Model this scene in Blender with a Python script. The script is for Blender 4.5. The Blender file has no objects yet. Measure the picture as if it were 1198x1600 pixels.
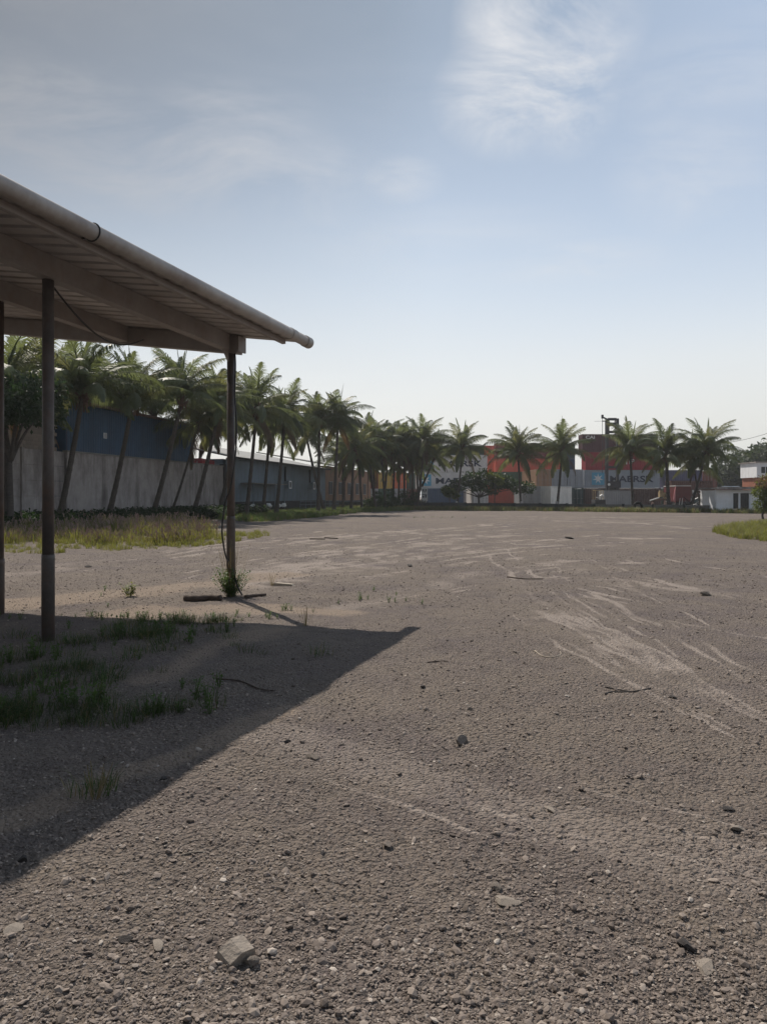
import bpy, bmesh, math, random
import numpy as np
from math import sin, cos, pi, radians, sqrt, atan2
from mathutils import Vector, Matrix, Euler

SC = bpy.context.scene
COL = SC.collection
rng = random.Random(7)
nr = np.random.default_rng(11)

# ------------------------------------------------------------------ camera
CAM_H = 1.6
F = 1200.0          # focal length in photo pixels
cd = bpy.data.cameras.new("camera")
cam = bpy.data.objects.new("camera", cd); COL.objects.link(cam)
cam.location = (0, 0, CAM_H); cam.rotation_euler = (radians(90), 0, 0)
cd.sensor_fit = 'VERTICAL'; cd.sensor_height = 36; cd.lens = 27.0
cd.shift_y = -25.0 / 1600.0
cd.clip_start = 0.05; cd.clip_end = 6000
SC.camera = cam

# ------------------------------------------------------------------ sky
SUN_EL = radians(50.0)
SUN_AZ = math.atan2(-1.576, 3.02)          # towards the sun, from +Y, positive to +X
wd = bpy.data.worlds.new("World"); SC.world = wd; wd.use_nodes = True
nt = wd.node_tree; N = nt.nodes; Lk = nt.links; N.clear()
def nn(t, **k):
    n = N.new(t)
    for a, b in k.items(): setattr(n, a, b)
    return n
def mth(op, a, b=None, c=None, clamp=False):
    n = nn('ShaderNodeMath', operation=op); n.use_clamp = clamp
    for i, v in enumerate((a, b, c)):
        if v is None: continue
        if isinstance(v, (int, float)): n.inputs[i].default_value = v
        else: Lk.new(v, n.inputs[i])
    return n.outputs[0]
def mixc(f, a, b):
    n = nn('ShaderNodeMix', data_type='RGBA')
    for s, v in ((0, f), (6, a), (7, b)):
        if isinstance(v, (int, float)): n.inputs[s].default_value = v
        elif isinstance(v, tuple): n.inputs[s].default_value = (*v, 1)
        else: Lk.new(v, n.inputs[s])
    return n.outputs[2]
out = nn('ShaderNodeOutputWorld')
sky = nn('ShaderNodeTexSky'); sky.sky_type = 'NISHITA'; sky.sun_disc = False
sky.sun_elevation = SUN_EL; sky.sun_rotation = SUN_AZ; sky.air_density = 1.2; sky.dust_density = 3.0; sky.ozone_density = 1.0
tc = nn('ShaderNodeTexCoord')
sep = nn('ShaderNodeSeparateXYZ'); Lk.new(tc.outputs['Generated'], sep.inputs[0])
el = mth('MAXIMUM', sep.outputs[2], 0.0)
ramp = nn('ShaderNodeValToRGB'); Lk.new(el, ramp.inputs[0])
cr = ramp.color_ramp; cr.interpolation = 'B_SPLINE'
stops = [(0.0, (.82, .82, .78)), (.10, (.90, .90, .87)), (.19, (.79, .85, .90)), (.28, (.63, .73, .85)), (.38, (.46, .56, .71)),
         (.52, (.275, .35, .445)), (.70, (.22, .30, .41)), (1.0, (.17, .24, .36))]
while len(cr.elements) < len(stops): cr.elements.new(.5)
for e, (p, c) in zip(cr.elements, stops): e.position = p; e.color = (*c, 1)
# greyer towards the left and the far right of the horizon
lft = mth('MULTIPLY_ADD', sep.outputs[0], -2.0, .12, clamp=True)
lftm = mth('MULTIPLY', lft, mth('MULTIPLY_ADD', el, 2.5, -.3, clamp=True))
base = mixc(lftm, ramp.outputs[0], (.105, .138, .18))
base = mixc(mth('MULTIPLY', mth('MULTIPLY_ADD', sep.outputs[0], 2.0, .0, clamp=True), mth('MULTIPLY_ADD', el, 3.0, -.5, clamp=True)), base, (.50, .61, .79))
rgt = mth('MULTIPLY', mth('MULTIPLY_ADD', sep.outputs[0], 1.6, -.25, clamp=True), mth('MULTIPLY_ADD', el, -4.0, .8, clamp=True))
base = mixc(mth('MULTIPLY', rgt, .7), base, (.56, .57, .55))
# thin clouds: planar projection of the direction
div = mth('ADD', el, .12)
cx = mth('DIVIDE', sep.outputs[0], div); cy = mth('DIVIDE', sep.outputs[1], div)
cmb = nn('ShaderNodeCombineXYZ'); Lk.new(cx, cmb.inputs[0]); Lk.new(cy, cmb.inputs[1])
mp = nn('ShaderNodeMapping'); Lk.new(cmb.outputs[0], mp.inputs[0]); mp.inputs['Rotation'].default_value = (0, 0, .5); mp.inputs['Scale'].default_value = (1.0, 1.5, 1)
nz = nn('ShaderNodeTexNoise'); Lk.new(mp.outputs[0], nz.inputs[0]); nz.inputs['Scale'].default_value = 2.2; nz.inputs['Detail'].default_value = 9
nz.inputs['Roughness'].default_value = .66; nz.inputs['Distortion'].default_value = .6
nz2 = nn('ShaderNodeTexNoise'); Lk.new(mp.outputs[0], nz2.inputs[0]); nz2.inputs['Scale'].default_value = .55; nz2.inputs['Detail'].default_value = 4
wis = mth('MULTIPLY_ADD', nz.outputs[0], 3.2, -1.35, clamp=True)
gen = mth('MULTIPLY', mth('MULTIPLY', wis, mth('MULTIPLY_ADD', nz2.outputs[0], 3.0, -1.3, clamp=True)), .28)
cl = gen
def blob(px, py, rx, rz, amt):
    d = Vector(((px - 599) / F, 1, (775 - py) / F)).normalized()
    s = nn('ShaderNodeVectorMath', operation='SUBTRACT'); Lk.new(tc.outputs['Generated'], s.inputs[0]); s.inputs[1].default_value = d
    m = nn('ShaderNodeVectorMath', operation='MULTIPLY'); Lk.new(s.outputs[0], m.inputs[0]); m.inputs[1].default_value = (1 / rx, 1 / max(rx, rz), 1 / rz)
    le = nn('ShaderNodeVectorMath', operation='LENGTH'); Lk.new(m.outputs[0], le.inputs[0])
    k = mth('SUBTRACT', 1.0, le.outputs['Value'], clamp=True)
    k = mth('SMOOTH_MIN', mth('MULTIPLY', k, 1.8), 1.0, .4)
    return mth('MULTIPLY', mth('MULTIPLY', k, mth('MULTIPLY_ADD', nz.outputs[0], 3.6, -1.35, clamp=True)), amt)
for b in ((855, 50, .11, .13, 1.3), (800, 150, .10, .07, 1.0), (880, 140, .07, .08, 1.0), (240, 250, .30, .07, .55), (90, 165, .12, .05, .45), (370, 190, .13, .05, .38),
          (625, 280, .06, .03, .45), (480, 295, .08, .07, .3), (1120, 110, .14, .05, .35), (1080, 250, .10, .09, .30), (880, 410, .16, .03, .3), (700, 380, .2, .05, .2)):
    cl = mth('MAXIMUM', cl, blob(*b))
cloudy = mixc(cl, base, mixc(lft, (.80, .81, .83), (.43, .42, .42)))
bgA = nn('ShaderNodeBackground'); Lk.new(sky.outputs[0], bgA.inputs[0]); bgA.inputs[1].default_value = .1
bgB = nn('ShaderNodeBackground'); Lk.new(cloudy, bgB.inputs[0])      # the half of the sky away from the sun is dimmer
mr_ = nn('ShaderNodeMapRange'); mr_.interpolation_type = 'SMOOTHSTEP'; Lk.new(sep.outputs[1], mr_.inputs[0]); mr_.inputs[1].default_value = -.6; mr_.inputs[2].default_value = .55; mr_.inputs[3].default_value = .62; mr_.inputs[4].default_value = 1.0; Lk.new(mr_.outputs[0], bgB.inputs[1])
mxs = nn('ShaderNodeMixShader'); mxs.inputs[0].default_value = .90
Lk.new(bgA.outputs[0], mxs.inputs[1]); Lk.new(bgB.outputs[0], mxs.inputs[2]); Lk.new(mxs.outputs[0], out.inputs[0])

# ------------------------------------------------------------------ sun, exposure
sd = bpy.data.lights.new("sun", 'SUN'); sd.energy = 5.0; sd.angle = radians(.53); sd.color = (1.0, .92, .82)
sun = bpy.data.objects.new("sun", sd); COL.objects.link(sun)
sdir = Vector((sin(SUN_AZ) * cos(SUN_EL), cos(SUN_AZ) * cos(SUN_EL), sin(SUN_EL)))
sun.rotation_euler = sdir.to_track_quat('Z', 'Y').to_euler(); sun.location = (0, 0, 60)
SC.view_settings.view_transform = 'Standard'; SC.view_settings.look = 'None'
SC.view_settings.exposure = 0; SC.view_settings.gamma = 1; SC.view_settings.use_curve_mapping = False
SC.cycles.max_bounces = 6; SC.cycles.transparent_max_bounces = 8
SC.cycles.volume_bounces = 0

# ------------------------------------------------------------------ helpers
def PX(px, Y): return (px - 599) / F * Y
def PZ(py, Y): return CAM_H + (775 - py) / F * Y
def G(px, py):
    Y = F * CAM_H / (py - 775); return Vector((PX(px, Y), Y, 0))

def mat(name, col, rough=.8, var=.25, scale=3.0, bump=0.0, bscale=30.0, metal=0.0, dirt=None, dirt_amt=.5, dirt_scale=1.2, stretch=(1, 1, 1),
        spec=.4, trans=None, rnd=0.0, streak=None):
    m = bpy.data.materials.new(name); m.use_nodes = True; t = m.node_tree; n = t.nodes; l = t.links; n.clear()
    o = n.new('ShaderNodeOutputMaterial'); b = n.new('ShaderNodeBsdfPrincipled')
    b.inputs['Roughness'].default_value = rough; b.inputs['Metallic'].default_value = metal; b.inputs['Specular IOR Level'].default_value = spec
    tcn = n.new('ShaderNodeTexCoord'); mpn = n.new('ShaderNodeMapping'); mpn.inputs['Scale'].default_value = stretch
    l.new(tcn.outputs['Object'], mpn.inputs[0])
    nz = n.new('ShaderNodeTexNoise'); nz.inputs['Scale'].default_value = scale; nz.inputs['Detail'].default_value = 6; nz.inputs['Roughness'].default_value = .65
    l.new(mpn.outputs[0], nz.inputs[0])
    c = Vector(col)
    mr = n.new('ShaderNodeMapRange'); mr.inputs[1].default_value = .3; mr.inputs[2].default_value = .7
    mr.inputs[3].default_value = 1 - var; mr.inputs[4].default_value = 1 + var; l.new(nz.outputs[0], mr.inputs[0])
    hs = n.new('ShaderNodeMix'); hs.data_type = 'RGBA'; hs.blend_type = 'MULTIPLY'; hs.inputs[0].default_value = 1
    hs.inputs[6].default_value = (*col, 1); l.new(mr.outputs[0], hs.inputs[7]); cur = hs.outputs[2]
    if dirt:
        n2 = n.new('ShaderNodeTexNoise'); n2.inputs['Scale'].default_value = dirt_scale; n2.inputs['Detail'].default_value = 8; n2.inputs['Roughness'].default_value = .7
        m2 = n.new('ShaderNodeMapping'); m2.inputs['Scale'].default_value = streak or (1, 1, 1); l.new(tcn.outputs['Object'], m2.inputs[0]); l.new(m2.outputs[0], n2.inputs[0])
        r2 = n.new('ShaderNodeMapRange'); r2.inputs[1].default_value = .45; r2.inputs[2].default_value = .68; r2.inputs[4].default_value = dirt_amt; l.new(n2.outputs[0], r2.inputs[0])
        d = n.new('ShaderNodeMix'); d.data_type = 'RGBA'; l.new(r2.outputs[0], d.inputs[0]); l.new(cur, d.inputs[6]); d.inputs[7].default_value = (*dirt, 1); cur = d.outputs[2]
    if rnd:
        oi = n.new('ShaderNodeObjectInfo'); r3 = n.new('ShaderNodeMapRange'); r3.inputs[3].default_value = 1 - rnd; r3.inputs[4].default_value = 1 + rnd; l.new(oi.outputs['Random'], r3.inputs[0])
        d = n.new('ShaderNodeMix'); d.data_type = 'RGBA'; d.blend_type = 'MULTIPLY'; d.inputs[0].default_value = 1; l.new(cur, d.inputs[6]); l.new(r3.outputs[0], d.inputs[7]); cur = d.outputs[2]
    l.new(cur, b.inputs['Base Color'])
    if bump:
        n3 = n.new('ShaderNodeTexNoise'); n3.inputs['Scale'].default_value = bscale; n3.inputs['Detail'].default_value = 5; l.new(mpn.outputs[0], n3.inputs[0])
        bp = n.new('ShaderNodeBump'); bp.inputs['Strength'].default_value = bump; bp.inputs['Distance'].default_value = .02; l.new(n3.outputs[0], bp.inputs['Height']); l.new(bp.outputs[0], b.inputs['Normal'])
    if trans:
        tr = n.new('ShaderNodeBsdfTranslucent'); tr.inputs[0].default_value = (*trans, 1)
        mx = n.new('ShaderNodeMixShader'); mx.inputs[0].default_value = .42; l.new(b.outputs[0], mx.inputs[1]); l.new(tr.outputs[0], mx.inputs[2]); l.new(mx.outputs[0], o.inputs[0])
    else: l.new(b.outputs[0], o.inputs[0])
    return m

class MB:
    def __init__(s): s.v = []; s.f = []; s.mi = []; s.cur = 0
    def add(s, vs, fs):
        k = len(s.v); s.v += [tuple(v) for v in vs]; s.f += [tuple(i + k for i in f) for f in fs]; s.mi += [s.cur] * len(fs); return s
    def box(s, c, sz, R=None):
        hx, hy, hz = sz[0] / 2, sz[1] / 2, sz[2] / 2
        vs = [Vector((x * hx, y * hy, z * hz)) for z in (-1, 1) for y in (-1, 1) for x in (-1, 1)]
        if R is not None: vs = [R @ v for v in vs]
        c = Vector(c)
        return s.add([v + c for v in vs], [(0, 2, 3, 1), (4, 5, 7, 6), (0, 1, 5, 4), (2, 6, 7, 3), (0, 4, 6, 2), (1, 3, 7, 5)])
    def bar(s, a, b, w, h, up=(0, 0, 1)):
        a = Vector(a); b = Vector(b); d = b - a; L = d.length; d.normalize(); u = Vector(up); x = d.cross(u)
        if x.length < 1e-4: x = d.cross(Vector((1, 0, 0)))
        x.normalize(); z = x.cross(d)
        R = Matrix((x, d, z)).transposed()
        return s.box((a + b) / 2, (w, L, h), R)
    def tube(s, pts, rad, n=10, cap=True, ca=None):
        pts = [Vector(p) for p in pts]; m = len(pts); rads = rad if hasattr(rad, '__len__') else [rad] * m
        vs = []; fs = []; pr = None
        for i, p in enumerate(pts):
            d = (pts[min(i + 1, m - 1)] - pts[max(i - 1, 0)]).normalized()
            if pr is None:
                x = d.cross(Vector((0, 0, 1)))
                if x.length < 1e-3: x = Vector((1, 0, 0))
            else: x = pr - d * pr.dot(d)
            x.normalize(); pr = x; y = d.cross(x)
            for k in range(n):
                a = 2 * pi * k / n; vs.append(p + (x * cos(a) + y * sin(a)) * rads[i])
        for i in range(m - 1):
            for k in range(n):
                k2 = (k + 1) % n; fs.append((i * n + k, i * n + k2, (i + 1) * n + k2, (i + 1) * n + k))
        if cap: fs.append(tuple(range(n))[::-1]); fs.append(tuple((m - 1) * n + k for k in range(n)))
        return s.add(vs, fs)
    def prism(s, poly, y0, y1, R=None, o=(0, 0, 0)):      # polygon in xz, extruded along y
        n = len(poly); vs = [Vector((p[0], y0, p[1])) for p in poly] + [Vector((p[0], y1, p[1])) for p in poly]
        if R is not None: vs = [R @ v for v in vs]
        vs = [v + Vector(o) for v in vs]
        return s.add(vs, [tuple(range(n)), tuple(range(2 * n - 1, n - 1, -1))] + [(i, i + n, (i + 1) % n + n, (i + 1) % n) for i in range(n)])
    def mesh(s, name, mats, smooth=False):
        me = bpy.data.meshes.new(name); me.from_pydata(s.v, [], s.f)
        for m in (mats if isinstance(mats, (list, tuple)) else [mats]): me.materials.append(m)
        if s.cur or any(s.mi): me.polygons.foreach_set('material_index', s.mi)
        if smooth: me.polygons.foreach_set('use_smooth', [True] * len(s.f))
        me.update(); return me
def link(name, me, parent=None, loc=None, **kw):
    o = bpy.data.objects.new(name, me); COL.objects.link(o)
    if parent is not None: o.parent = parent
    if loc is not None: o.location = loc
    for k, v in kw.items(): o[k] = v
    return o
def thing(name, label, cat, loc=(0, 0, 0), rz=0, group=None):
    o = link(name, None, None, loc, label=label, category=cat); o.rotation_euler = (0, 0, rz); o.empty_display_size = .2
    if group: o['group'] = group
    return o
def npmesh(name, V, Fq, mats, smooth=False, mi=None):
    """V (n,3) array, Fq (m,k) array of equal-size faces"""
    me = bpy.data.meshes.new(name); n, m, k = len(V), len(Fq), Fq.shape[1]
    me.vertices.add(n); me.vertices.foreach_set('co', np.asarray(V, dtype=np.float32).ravel())
    me.loops.add(m * k); me.loops.foreach_set('vertex_index', Fq.astype(np.int32).ravel())
    me.polygons.add(m); me.polygons.foreach_set('loop_start', np.arange(m, dtype=np.int32) * k)
    for x in (mats if isinstance(mats, (list, tuple)) else [mats]): me.materials.append(x)
    if mi is not None: me.polygons.foreach_set('material_index', mi.astype(np.int32))
    if smooth: me.polygons.foreach_set('use_smooth', np.ones(m, dtype=bool))
    me.update(calc_edges=True); return me

# value noise in numpy
def _h(ix, iy, s):
    n = (ix.astype(np.int64) * 374761393 + iy.astype(np.int64) * 668265263 + s * 1442695041) & 0xffffffff
    n = ((n ^ (n >> 13)) * 1274126177) & 0xffffffff
    return ((n ^ (n >> 16)) & 0xffff) / 65535.0
def vnoise(x, y, s=0):
    ix = np.floor(x); iy = np.floor(y); fx = x - ix; fy = y - iy; fx = fx * fx * (3 - 2 * fx); fy = fy * fy * (3 - 2 * fy)
    a = _h(ix, iy, s); b = _h(ix + 1, iy, s); c = _h(ix, iy + 1, s); d = _h(ix + 1, iy + 1, s)
    return (a * (1 - fx) + b * fx) * (1 - fy) + (c * (1 - fx) + d * fx) * fy
def fbm(x, y, s=0, o=4):
    r = 0; a = .5; t = 0
    for i in range(o): r = r + a * vnoise(x * 2 ** i, y * 2 ** i, s + i); t += a; a *= .55
    return r / t

# ------------------------------------------------------------------ ground
def seg_mask(X, Y, pts, w0, soft=1.0):
    m = np.zeros_like(X)
    for i in range(len(pts) - 1):
        (ax, ay, aw), (bx, by, bw) = pts[i], pts[i + 1]
        dx, dy = bx - ax, by - ay; L2 = dx * dx + dy * dy + 1e-9
        t = np.clip(((X - ax) * dx + (Y - ay) * dy) / L2, 0, 1)
        d = np.hypot(X - ax - t * dx, Y - ay - t * dy); w = aw + (bw - aw) * t
        m = np.maximum(m, np.clip(1 - d / w, 0, 1))
    return m
def pl(pp, k):   # polyline of photo ground pixels -> world with half width
    r = []
    for p in pp:
        g = G(p[0], p[1]); r.append((g.x, g.y, k * (p[2] if len(p) > 2 else 1)))
    return r
SILT = [(pl([(390, 895), (480, 880), (560, 868), (640, 855), (700, 845), (760, 838), (800, 836)], 1.25), 1.0),
        (pl([(380, 915), (520, 895), (620, 880), (720, 862), (800, 852), (880, 850)], .75), .85),
        (pl([(560, 945), (640, 920), (740, 898), (820, 886), (900, 876)], .9), .75),
        (pl([(780, 885), (830, 915), (850, 950), (890, 975), (950, 995), (1010, 1015), (1040, 1055), (1100, 1090), (1198, 1125)], .16), .8),
        (pl([(800, 930), (850, 960), (900, 985), (980, 1010)], .3), .8),
        (pl([(860, 875), (930, 900), (1010, 920), (1080, 945), (1140, 970)], .4), .8),
        (pl([(900, 893), (1000, 910), (1100, 922), (1198, 935)], .45), .85),
        (pl([(560, 1190), (640, 1225), (700, 1250), (760, 1272), (830, 1300), (900, 1320), (1000, 1340), (1100, 1360), (1240, 1405)], .22), .55),
        (pl([(440, 1140), (560, 1160), (650, 1190), (760, 1215), (900, 1255), (1010, 1290), (1100, 1340), (1240, 1370)], .2), .5),
        (pl([(880, 1270), (960, 1300), (1060, 1325), (1200, 1380)], .3), .6),
        (pl([(960, 841), (1035, 842)], 1.1), 1.3), (pl([(925, 850), (960, 852)], .6), .9),
        (pl([(1010, 812), (1110, 815)], 1.2), .6), (pl([(820, 812), (1000, 818), (1075, 826)], 1.0), .9), (pl([(760, 806), (900, 808), (1110, 807)], 1.4), .9),
        (pl([(690, 838), (760, 833), (850, 836)], .9), .8), (pl([(930, 880), (1060, 876), (1190, 880)], .5), .5),
        (pl([(0, 905), (120, 880), (260, 862), (400, 845), (520, 838)], 1.2), .6), (pl([(480, 846), (560, 838), (700, 826), (820, 820)], .7), .7),
        (pl([(560, 905), (660, 880), (760, 870)], .5), .6)]
SOIL = [(pl([(-200, 960), (0, 945), (150, 930), (300, 915), (420, 900)], 1.3), 1.0), (pl([(200, 960), (320, 955), (440, 950), (540, 955)], .9), 1.0),
        (pl([(-60, 1310), (60, 1265), (180, 1215), (330, 1165), (450, 1110)], .24), .9), (pl([(250, 1060), (330, 1010), (420, 985)], .5), .7)]
BROAD = [(pl([(330, 900), (600, 880), (800, 852), (980, 848)], 3.2), .40), (pl([(560, 930), (800, 900), (960, 905), (1240, 925)], 1.5), .36),
         (pl([(800, 900), (860, 955), (960, 1000), (1060, 1060), (1240, 1130)], 1.1), .42), (pl([(420, 1150), (640, 1210), (860, 1280), (1240, 1390)], .5), .62),
         (pl([(640, 812), (900, 812), (1110, 822)], 7), .36), (pl([(880, 1560), (1000, 1500), (1100, 1440)], .25), .3)]
def streak_set():
    r = random.Random(21); out = []
    fl = [([(360, 905), (480, 885), (600, 868), (720, 853), (840, 842), (960, 838)], 48, (50, 17)), ([(560, 935), (680, 910), (780, 895), (880, 884), (980, 880)], 14, (50, 16)),
          ([(790, 862), (820, 905), (870, 950), (940, 990), (1010, 1020), (1080, 1070), (1198, 1130)], 30, (36, 22)), ([(880, 870), (960, 898), (1060, 920), (1198, 945)], 22, (50, 22)),
          ([(760, 812), (900, 812), (1100, 816)], 16, (60, 6)), ([(60, 900), (220, 880), (380, 858), (560, 836), (760, 822)], 20, (60, 10)), ([(520, 1170), (680, 1215), (820, 1270), (960, 1310), (1198, 1372)], 18, (60, 46))]
    for pts, n, (jx, jy) in fl:
        for _ in range(n):
            a = r.uniform(0, .65); b_ = a + r.uniform(.35, .85); ox, oy = r.gauss(0, jx), r.gauss(0, jy); q = []; m = len(pts) - 1
            for k in range(9):
                t = min(1, a + (b_ - a) * k / 8) * m; i_ = min(int(t), m - 1); f = t - i_
                x = pts[i_][0] * (1 - f) + pts[i_ + 1][0] * f + ox + r.gauss(0, 4); y = pts[i_][1] * (1 - f) + pts[i_ + 1][1] * f + oy + r.gauss(0, .5)
                q.append((x, max(y, 803)))
            d = F * CAM_H / (q[4][1] - 775); w = d * r.uniform(.005, .014); out.append((pl([(x, y, w * (.4 + .6 * sin(pi * k / 8))) for k, (x, y) in enumerate(q)], 1), r.uniform(.35, 1.0)))
    return out
STREAKS = streak_set()
def masks(X, Y):
    wx = (fbm(X * .9, Y * .9, 31, 4) - .5); wy = (fbm(X * .9, Y * .9, 57, 4) - .5)
    R = np.hypot(X, Y); k = np.clip(R * .09, .15, 1.6)
    Xw = X + wx * k; Yw = Y + wy * k; Xs = X + wx * k * .2; Ys = Y + wy * k * .2
    a = np.zeros_like(X); b = np.zeros_like(X)
    for p, s in SILT: a = np.maximum(a, seg_mask(Xw, Yw, p, 1) * s)
    pt0 = np.clip(.6 + 1.7 * (fbm(X * 3.1, Y * 1.3, 211, 3) - .3), .1, 1.2)
    for p, s in STREAKS:
        P_ = np.array(p); x0, y0 = P_[:, :2].min(0) - .8; x1, y1 = P_[:, :2].max(0) + .8; k_ = (Xs > x0) & (Xs < x1) & (Ys > y0) & (Ys < y1)
        if k_.any(): a[k_] = np.maximum(a[k_], np.minimum(1.35 * seg_mask(Xs[k_], Ys[k_], p, 1), 1) * s * pt0[k_])
    for p, s in SOIL: b = np.maximum(b, seg_mask(Xw, Yw, p, 1) * s)
    pt = fbm(X * 1.7 + wx * 3, Y * .9, 113, 4); a = a * np.clip(.5 + 1.8 * (pt - .3), .3, 1.25)
    for p, s in BROAD: a = np.maximum(a, np.minimum(seg_mask(Xw, Yw, p, 1) * 1.6, 1) * s)
    return np.clip(a, 0, 1.3), b

def ground_z(X, Y):
    R = np.hypot(X, Y)
    near = np.clip(1 - R / 16, 0, 1)
    z = (fbm(X * 2.2, Y * 2.2, 3, 3) - .5) * .045 * np.clip(1 - R / 40, 0, 1) + (fbm(X * 9, Y * 9, 5, 3) - .5) * .028 * near
    z = z + (fbm(X * 30, Y * 30, 8, 2) - .5) * .022 * near
    z = z + (fbm(X * .35, Y * .35, 23, 3) - .5) * .05 * np.clip(R / 10, 0, 1) * np.clip(1 - R / 150, 0, 1)
    return z
def gz(x, y): return float(ground_z(np.array([float(x)]), np.array([float(y)]))[0])

rad_ = [.4]
while rad_[-1] < 1500:
    r = rad_[-1]; rad_.append(r * (1.0062 if 1.8 < r < 60 else (1.012 if r < 140 else 1.12)) + (0.0 if r > 1.5 else .08))
rad_ = np.array(rad_)
ang = np.concatenate([np.linspace(-40, 40, 760), np.linspace(42, 318, 70)]) * pi / 180
RR, AA = np.meshgrid(rad_, ang, indexing='ij')
X = RR * np.sin(AA); Y = RR * np.cos(AA); Z = ground_z(X, Y)
n0, n1 = X.shape
V = np.stack([X, Y, Z], -1).reshape(-1, 3); V = np.vstack([V, [[0, 0, 0]]])
i = np.arange(n0 - 1)[:, None]; j = np.arange(n1)[None, :]; j2 = (j + 1) % n1
Q = np.stack([i * n1 + j, (i + 1) * n1 + j, (i + 1) * n1 + j2, i * n1 + j2], -1).reshape(-1, 4)[:, ::-1]
Q = np.vstack([Q, np.stack([np.full(n1, n0 * n1), np.arange(n1), np.arange(n1), (np.arange(n1) + 1) % n1], -1)[:0]]) 
sa, so = masks(X.ravel(), Y.ravel()); sa = np.append(sa, 0); so = np.append(so, 0)

def ground_mat():
    m = bpy.data.materials.new("gravel_ground"); m.use_nodes = True; t = m.node_tree; n = t.nodes; l = t.links; n.clear()
    o = n.new('ShaderNodeOutputMaterial'); b = n.new('ShaderNodeBsdfPrincipled'); b.inputs['Roughness'].default_value = .9; b.inputs['Specular IOR Level'].default_value = .25
    l.new(b.outputs[0], o.inputs[0])
    ge = n.new('ShaderNodeNewGeometry')
    def noise(s, d=5, r=.6, sc=(1, 1, 1)):
        mp = n.new('ShaderNodeMapping'); mp.inputs['Scale'].default_value = sc; l.new(ge.outputs['Position'], mp.inputs[0])
        q = n.new('ShaderNodeTexNoise'); q.inputs['Scale'].default_value = s; q.inputs['Detail'].default_value = d; q.inputs['Roughness'].default_value = r; l.new(mp.outputs[0], q.inputs[0]); return q.outputs[0]
    def rng_(x, a, b_, c=0, d=1):
        q = n.new('ShaderNodeMapRange'); q.inputs[1].default_value = a; q.inputs[2].default_value = b_; q.inputs[3].default_value = c; q.inputs[4].default_value = d; l.new(x, q.inputs[0]); return q.outputs[0]
    def mul(x, y, op='MULTIPLY'):
        q = n.new('ShaderNodeMath'); q.operation = op
        for k, v in enumerate((x, y)):
            if isinstance(v, (int, float)): q.inputs[k].default_value = v
            else: l.new(v, q.inputs[k])
        return q.outputs[0]
    def mix(f, a, c, bt='MIX'):
        q = n.new('ShaderNodeMix'); q.data_type = 'RGBA'; q.blend_type = bt
        for s_, v in ((0, f), (6, a), (7, c)):
            if isinstance(v, (int, float)): q.inputs[s_].default_value = v
            elif isinstance(v, tuple): q.inputs[s_].default_value = (*v, 1)
            else: l.new(v, q.inputs[s_])
        return q.outputs[2]
    big = rng_(noise(.35, 6, .65), .40, .60)
    c = mix(big, (.205, .165, .134), (.134, .106, .105))
    c = mix(rng_(noise(1.1, 6, .7), .40, .66), c, (.22, .178, .142))
    c = mix(rng_(noise(3.2, 5, .7), .50, .72, 0, .6), c, (.095, .074, .066))
    c = mix(rng_(noise(60, 3, .7), .42, .72, 0, .7), c, (.17, .145, .125))
    vo = n.new('ShaderNodeTexVoronoi'); vo.inputs['Scale'].default_value = 70; l.new(ge.outputs['Position'], vo.inputs['Vector'])
    spk = n.new('ShaderNodeSeparateColor'); l.new(vo.outputs['Color'], spk.inputs[0])
    c = mix(rng_(spk.outputs[0], .72, 1, 0, .55), c, (.20, .175, .155))
    c = mix(rng_(spk.outputs[1], .75, 1, 0, .55), c, (.05, .043, .040))
    at = n.new('ShaderNodeAttribute'); at.attribute_name = 'silt'; at2 = n.new('ShaderNodeAttribute'); at2.attribute_name = 'soil'
    nb = noise(2.6, 9, .8, (1, .6, 1)); nf = noise(17, 6, .75)
    br = mul(mul(mul(at.outputs['Fac'], 1.5), mul(nb, .95, 'SUBTRACT'), 'ADD'), mul(mul(nf, .5, 'SUBTRACT'), 1.1), 'ADD')
    c = mix(rng_(br, .20, .95, 0, .8), c, (.35, .295, .255))
    br2 = mul(mul(at2.outputs['Fac'], 1.9), mul(nb, .95, 'SUBTRACT'), 'ADD')
    c = mix(rng_(br2, .15, .7, 0, .85), c, (.30, .235, .18))
    l.new(c, b.inputs['Base Color'])
    # relief
    v2 = n.new('ShaderNodeTexVoronoi'); v2.inputs['Scale'].default_value = 38; v2.inputs['Randomness'].default_value = 1; l.new(ge.outputs['Position'], v2.inputs['Vector'])
    v3 = n.new('ShaderNodeTexVoronoi'); v3.inputs['Scale'].default_value = 75; l.new(ge.outputs['Position'], v3.inputs['Vector'])
    h = mul(mul(mul(v2.outputs['Distance'], -1.0), mul(v3.outputs['Distance'], -.45), 'ADD'), mul(noise(9, 8, .75), 1.4), 'ADD')
    bp = n.new('ShaderNodeBump'); bp.inputs['Strength'].default_value = 1.0; bp.inputs['Distance'].default_value = .032; l.new(h, bp.inputs['Height']); l.new(bp.outputs[0], b.inputs['Normal'])
    return m
gme = npmesh("ground", V, Q, ground_mat(), smooth=True)
for nm, arr in (('silt', sa), ('soil', so)):
    a = gme.attributes.new(nm, 'FLOAT', 'POINT'); a.data.foreach_set('value', arr.astype(np.float32))
go = link("ground", gme, kind="structure", label="dusty gravel yard ground with pale silt streaks")

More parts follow.
